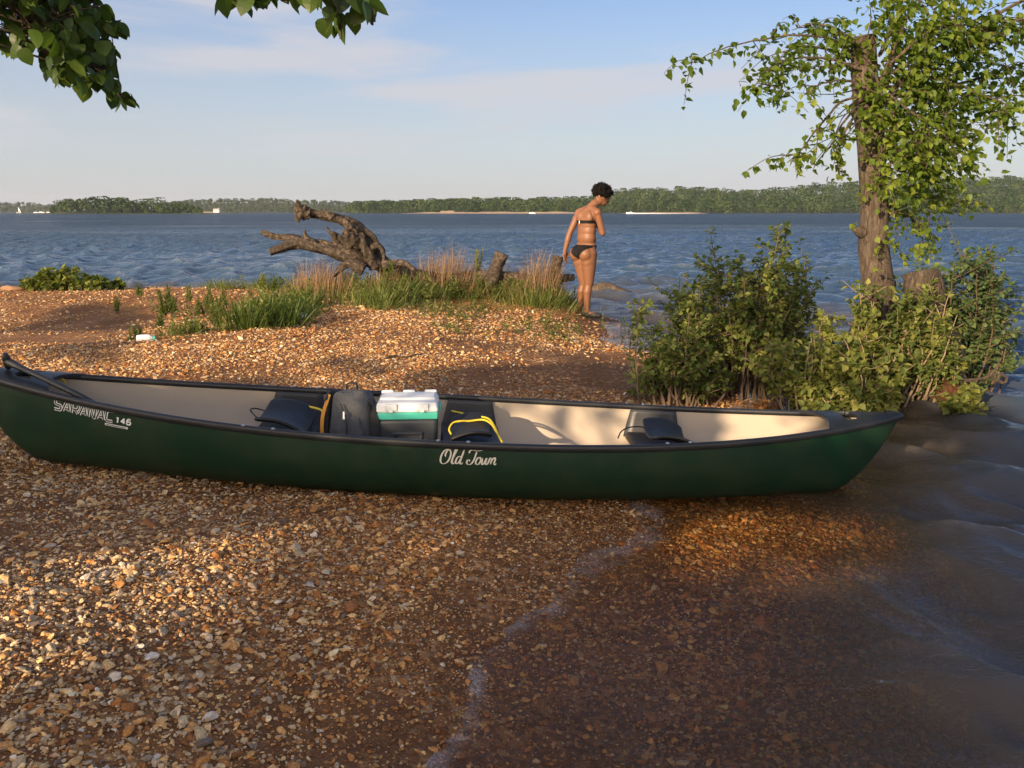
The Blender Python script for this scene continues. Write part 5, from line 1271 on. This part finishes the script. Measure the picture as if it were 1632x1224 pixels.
for poly_, cnt, h0, h1 in [([(345, 452), (520, 452), (600, 455), (600, 470), (480, 474)], 60, .08, .22), ([(540, 458), (700, 462), (690, 490), (600, 498), (545, 486)], 70, .10, .30), ([(690, 460), (905, 470), (922, 492), (800, 482), (720, 484)], 110, .08, .26), ([(395, 500), (500, 490), (495, 512), (430, 528), (385, 530)], 60, .12, .36), ([(620, 496), (800, 488), (760, 516), (690, 510)], 40, .05, .15), ([(660, 520), (960, 510), (1000, 530), (820, 545), (690, 535)], 44, .04, .13), ([(870, 515), (910, 515), (905, 545), (870, 545)], 10, .06, .16), ([(990, 525), (1040, 545), (1020, 562), (990, 550)], 9, .06, .16), ([(250, 542), (385, 520), (390, 530), (270, 548)], 16, .06, .16), ([(240, 500), (390, 480), (390, 510), (260, 530)], 24, .06, .2)]:
    for c in px_points(poly_, cnt, r):
        h = r.uniform(h0, h1); n = int(10 + 60 * h); f = r.uniform(.05, 1, n); a = r.uniform(0, 6.28, n); lean = r.normal(0, .18, 2)
        WP.append(np.stack([c[0] + lean[0] * h * f, c[1] + lean[1] * h * f, c[2] + h * f], 1)); WD.append(np.stack([np.cos(a), np.sin(a), .3 + 1.2 * f], 1)); WS_.append((.085 - .04 * f) * r.uniform(.6, 1.2, n) * (.6 + 1.4 * h)); WR.append(np.clip(r.normal(r.uniform(.25, .8), .15, n), 0, 1))
SHAPES['weed'] = ([0, .3, .65, 1], [.03, .15, .13, 0])
WP, WD, WS_, WR = map(np.concatenate, (WP, WD, WS_, WR))
gw_ = foliage('ground_weeds', WP, WD, WS_, M_grass, None, r, 'weed', WR, None, .15, .3); gw_['kind'] = 'stuff'; gw_['label'] = 'low leafy weeds mixed through the grass on the point'; gw_['category'] = 'weeds'
gr_ = foliage('grass', GP, GD, GL, M_grass, None, r, 'blade', GR, unit(r, len(GP)), .1, .25); gr_['kind'] = 'stuff'; gr_['label'] = 'green grass growing in clumps along the crest of the point'; gr_['category'] = 'grass'
DP, DD, DL, DR = [], [], [], []
for (u0, u1, v0, v1, Y_, top, nn) in [(640, 775, 436, 452, 11.1, 392, 800), (815, 900, 440, 456, 10.9, 392, 560), (450, 570, 436, 452, 11.0, 404, 700), (570, 650, 440, 455, 10.7, 415, 260), (760, 830, 440, 456, 11.0, 415, 200)]:
    u = r.uniform(u0, u1, nn); Yv = Y_ + r.uniform(-.5, .4, nn); x = np.array([at(a, 440, b)[0] for a, b in zip(u, Yv)]); z0 = ground_z(x, Yv)
    htop = at((u0 + u1) / 2, top, Y_)[2] - z0.mean(); e = np.sin(np.pi * np.clip((u - u0) / (u1 - u0), .04, .96)) ** .5
    h = np.maximum(.12, htop * e * r.uniform(.45, 1.1, nn)); DP.append(np.stack([x, Yv, z0 - .01], 1)); DD.append(np.stack([r.normal(.12, .22, nn), r.normal(0, .22, nn), np.ones(nn)], 1)); DL.append(h); DR.append(r.uniform(0, 1, nn))
    # feathery side hairs
    m_ = nn * 5; k = r.integers(0, nn, m_); f = r.uniform(.45, 1.0, m_); P_ = DP[-1][k] + DD[-1][k] / np.linalg.norm(DD[-1][k], axis=1)[:, None] * (h[k] * f)[:, None]
    DP.append(P_ + r.normal(0, .01, P_.shape)); q = unit(r, m_); q[:, 2] = np.abs(q[:, 2]) * .6; DD.append(q); DL.append(r.uniform(.03, .085, m_)); DR.append(r.uniform(.3, 1, m_))
DP, DD, DL, DR = map(np.concatenate, (DP, DD, DL, DR))
SHAPES['hairblade'] = ([0, .5, 1], [.008, .006, 0])
dg_ = foliage('dry_grass', DP, DD, DL, M_dry, None, r, 'hairblade', DR, unit(r, len(DP)), 0, .12); dg_['kind'] = 'stuff'; dg_['label'] = 'feathery dry reddish grass around the driftwood and stumps'; dg_['category'] = 'dry grass'

weeds = [(265, 512, 452, 1.2, 'tallest leafy weed of the row left of the grass tuft'), (335, 505, 447, .8, None), (358, 497, 448, .7, None), (352, 528, 480, .9, None), (285, 538, 508, .6, None), (312, 530, 512, .5, None), (190, 498, 470, .55, None), (222, 478, 450, .6, None), (302, 488, 455, .6, None),
         (320, 508, 470, .6, None), (255, 522, 500, .5, None), (418, 462, 432, .7, None), (214, 544, 518, .4, None), (380, 525, 500, .5, None), (272, 505, 470, .8, None), (345, 518, 470, .7, None), (440, 470, 440, .8, None), (620, 470, 412, 1.1, None), (760, 440, 386, .9, None)]
WL = ['tall leafy weed nearest the left end of its row, thickest of all', 'pale leafed weed standing on the gravel left of the grass tuft', 'pale leafed weed just left of the grass tuft, at the far water', 'short broad weed before the grass tuft on the gravel edge', 'small pale weed on the near gravel edge, right of the bottle', 'small pale weed on the near gravel edge, between bottle and grass tuft', 'lone weed on the far gravel at the left, above the bottle', 'lone dark weed at the far waterline, above the bottle', 'slim weed with bent yellowing leaves in the middle of the row',
      'slim dark weed in the shaded dip behind the near gravel edge', 'low dark weed in the shaded dip just right of the bottle', 'yellow green weed at the left edge of the grassy crest', 'thin pale weed beside the white bottle', 'dark weed touching the left side of the tall grass tuft', 'bushy weed behind the thickest weed of the row', 'leafy weed in the middle of the dip, behind the short broad one', 'upright weed on the crest left of the driftwood', 'tall dark green weed in front of the driftwood root', 'yellow leaved weed standing tallest in the dry grass']
SHAPES['weed'] = ([0, .3, .65, 1], [.03, .13, .11, 0])
for k, (u, v0, v1, wd, _) in enumerate(weeds):
    p = ground_at(u, v0); top = at(u + r.uniform(-3, 3), v1, p[1]); hgt = max(.12, top[2] - p[2]); s = thing('leafy_weed', WL[k], 'weed', p, 'weeds on the gravel point')
    m = MB(); P_, D_, S_ = [], [], []
    for q in range(int(2 + 3 * wd)):
        b0 = p + np.array([r.normal(0, .035) * wd, r.normal(0, .03), -.01]); tp_ = np.array([p[0] + r.normal(0, .055) * wd, p[1] + r.normal(0, .04), p[2] + hgt * r.uniform(.7, 1.0)]); Q_ = spline([b0, (b0 + tp_) / 2 + r.normal(0, .012, 3), tp_], 10); m.tube(Q_, np.linspace(.005, .002, 10), 5)
        n = int(26 + 20 * hgt / .4); f = np.linspace(.22, 1, n); i = (f * 8.99).astype(int); b = Q_[i] + (Q_[i + 1] - Q_[i]) * (f * 8.99 - i)[:, None]; a = np.arange(n) * 2.4 + r.uniform(0, 6); up_ = .8 + 1.6 * f
        P_.append(b); D_.append(np.stack([np.cos(a), np.sin(a), up_], 1)); S_.append((.070 - .038 * f) * r.uniform(.7, 1.2, n) * (.7 + .5 * wd))
    m.build('stem', M_twig, s); P_, D_, S_ = map(np.concatenate, (P_, D_, S_))
    tn = {2: .75, 3: .6, 4: .75, 5: .6, 11: .7, 18: .8, 1: .6, 8: .6}.get(k, .38)
    foliage('foliage', P_, D_, S_, M_grass, s, r, 'weed', np.clip(r.normal(tn, .14, len(P_)), 0, 1), None, .15, .3)
c = ground_at(115, 459); rs_ = np.random.default_rng(404); ls_ = []
for k in range(70):
    x = rs_.uniform(-.68, .70); e = max(.12, 1 - (abs(x + .05) / .72) ** 1.6)
    ls_.append((np.array([c[0] + x, c[1] + rs_.uniform(-.22, .22), c[2] + .24 * e * rs_.uniform(.45, 1.0) + (.16 if k % 14 == 0 and abs(x) < .3 else 0)]), (0, 0, 0)))
shrub('low_shrub', 'low bright green shrub at the waterline on the far left', c, ls_, M_leafB, M_twig, .080, 'ovate', .18, 60, 71, leafspread=.06)

# ------------------------------------------------------------------ the big leafed tree over the photographer: its branch tips hang into the picture, its crown shades the beach
r = np.random.default_rng(101)
tr0 = np.array([-4.6, -3.4, .5])
st2 = thing('shade_tree', 'big leafed tree whose dark branch tips hang into the sky at the upper left', 'tree', tr0)
log('trunk', [tr0 - [0, 0, .3], tr0 + [.1, .1, .9], tr0 + [.25, .3, 2.0], tr0 + [.5, .7, 3.4]], [.26, .20, .17, .12], M_bark, st2, seed=91, n=40, k=24)
m = MB(); fork = tr0 + [.35, .45, 2.6]; OP, OD, OS, OR = [], [], [], []
def hang(pts, r0, n_leaf, lsz, spread, keep, tone=0.0):
    Q_ = spline(pts, 30); m.tube(Q_, np.linspace(r0, .004, 30), 6); c = 0
    while c < n_leaf:
        i = r.integers(0, 29); b = Q_[i] + (Q_[i + 1] - Q_[i]) * r.uniform(); p = b + r.normal(0, 1, 3) * spread; u, v, f = project(p)
        tip_ = p + np.array([.2, 0, -.9]) * lsz; u2, v2, _ = project(tip_)
        if not keep(float(u), float(v), float(u2), float(v2)): continue
        OP.append(p); OD.append(unit(r, 1)[0] * .65 + np.array([.15, .05, -.75])); OS.append(lsz * r.uniform(.6, 1.2)); OR.append(np.clip(r.normal(.38 + tone, .22), 0, 1)); c += 1
        if r.uniform() < .25: m.tube(np.array([b, (b + p) / 2 + [0, 0, .01], p]), [.003, .0022, .0015], 4)
LPOLY = [(-300, -300), (160, -300), (165, 15), (205, 40), (200, 62), (180, 75), (192, 105), (168, 122), (224, 152), (218, 186), (190, 178), (170, 150), (150, 168), (95, 150), (72, 105), (55, 70), (40, 112), (18, 100), (0, 78), (-300, 60)]
inL = lambda u, v, a, b: bool(inpoly(np.array([u, a]), np.array([v, b]), LPOLY).all())
mid1 = at(-200, -260, 2.6)
hang([fork, mid1 + [-.6, -1.6, .3], mid1, at(20, -60, 3.0), at(110, 60, 3.05), at(160, 120, 3.1), at(205, 165, 3.1)], .035, 620, .052, .15, inL)
hang([mid1, at(-60, -60, 2.8), at(30, 20, 2.9), at(70, 70, 2.9), at(95, 120, 2.95)], .014, 330, .052, .13, inL, .05)
hang([mid1, at(60, -120, 3.2), at(140, -20, 3.3), at(165, 60, 3.3), at(170, 110, 3.3)], .014, 330, .052, .12, inL, -.1)
mid2 = at(250, -420, 2.8)
P2_ = [(300, -400), (620, -400), (604, 45), (560, 62), (545, 86), (520, 70), (500, 35), (475, 25), (430, 15), (400, 30), (372, 44), (350, 22), (318, 0)]
in2 = lambda u, v, a, b: bool(inpoly(np.array([u, a]), np.array([v, b]), P2_).all())
hang([fork, mid2 + [-1.2, -1.8, .5], mid2, at(340, -120, 3.0), at(370, -20, 3.0), at(385, 20, 3.0)], .03, 120, .064, .09, in2)
hang([mid2, at(450, -200, 3.0), at(520, -60, 3.0), at(540, 10, 3.0), at(543, 62, 3.0)], .014, 120, .064, .08, in2)
hang([at(450, -200, 3.0), at(570, -60, 3.05), at(590, 0, 3.05), at(594, 40, 3.05)], .010, 60, .060, .06, in2); hang([at(370, -60, 3.0), at(420, -30, 3.0), at(458, 5, 3.0)], .008, 46, .058, .05, in2)
# unseen crown behind the camera: leaves placed to shape shade and sun patches
LIT = [[(-180, 885), (140, 852), (330, 852), (470, 838), (560, 826), (660, 806), (770, 800), (810, 862), (760, 930), (640, 995), (520, 1035), (400, 1050), (300, 1035), (180, 1020), (60, 1030), (-180, 1040)], [(985, 800), (1180, 796), (1390, 830), (1370, 970), (1100, 965), (985, 915)], [(-200, 640), (60, 640), (110, 720), (60, 760), (-200, 760)]]
n_try = 60000
lx, ly = r.uniform(-5.2, 3.2, n_try), r.uniform(.6, 12.6, n_try)
uu, vv, ff = project(np.stack([lx, ly, np.full(n_try, .1)], 1))
pr = np.where(ly < 5.5, .95, .0)
for k, pl_ in enumerate(LIT): pr = np.where((ly < 5.5) & inpoly(uu, vv, pl_), (.012, .02, .45)[k], pr)
pr = np.where((ly > 4.5) & (ly < 5.7) & (lx > -.1) & (lx < 2.5), .04, pr)                      # light that reaches the inside of the canoe
pr = np.where((ly >= 5.5) & inpoly(uu, vv, [(700, 640), (745, 596), (880, 585), (1000, 572), (1040, 600), (1010, 640)]), .75, pr)
pr = np.where((ly >= 5.5) & inpoly(uu, vv, [(-400, 486), (150, 492), (265, 500), (265, 535), (120, 528), (-400, 535)]), .7, pr)
pr = np.where((ly >= 5.5) & (uu > 1060), .12 * (fbm(lx * 2.2, ly * 1.1, 8, 3) > .46), pr)
pr = np.where((ly >= 5.5) & (uu < 700) & (vv > 560) & (fbm(lx * 1.4, ly * 1.2, 4, 3) > .58), .5, pr)
keep = r.uniform(0, 1, n_try) < pr
lx, ly = lx[keep], ly[keep]; n = len(lx)
ud = SUN / SUN[2]
cl = np.round(fbm(lx * 1.6, ly * 1.6, 12, 2) * 6) / 6 * .9
back = np.maximum(6.6, (ly + 1.4) / math.cos(SUN_AZ)) + cl + r.uniform(0, 1.3, n)                # metres along the ground towards the sun
hh_ = back * math.tan(SUN_EL)
P_ = np.stack([lx - math.sin(SUN_AZ) * back, ly - math.cos(SUN_AZ) * back, .1 + hh_], 1)
ok = (P_[:, 1] < -1.0)
OP_ = np.concatenate([np.array(OP), P_[ok]]); k = int(ok.sum())
foliage('foliage', OP_, np.concatenate([np.array(OD), unit(r, k) * .7 + np.array([.1, .0, -.5])]), np.concatenate([np.array(OS), r.uniform(.075, .13, k)]), M_leafO, st2, r, 'heart', np.concatenate([np.array(OR), np.clip(r.normal(.4, .2, k), 0, 1)]), None, .15, .25)
for a_ in range(26):
    q = P_[ok][r.integers(0, k)]; m.tube(spline([fork if q[2] > 2.4 else tr0 + [.2, .2, 1.4], (fork * .5 + q * .5) + [0, 0, .15], q], 14), np.linspace(.03, .005, 14), 5)
m.build('branches', M_bark, st2)

# ------------------------------------------------------------------ air over the lake
if HAZE:
    V, Fs = rbox((8000, 4300, 75)); hzo = mesh('haze', V + [0, 1780, 37.5 - 6.5], Fs, None or bpy.data.materials.new('lake_haze'), smooth=False)
    hm = hzo.data.materials[0]; hm.use_nodes = True; hm.node_tree.nodes.clear(); o_ = hm.node_tree.nodes.new('ShaderNodeOutputMaterial'); v_ = hm.node_tree.nodes.new('ShaderNodeVolumePrincipled')
    v_.inputs['Color'].default_value = (.86, .92, 1, 1); v_.inputs['Density'].default_value = .00007; v_.inputs['Anisotropy'].default_value = .2
    hm.node_tree.links.new(v_.outputs[0], o_.inputs['Volume']); hzo['kind'] = 'stuff'; hzo['label'] = 'pale evening haze over the lake and its far shores'; hzo['category'] = 'haze'
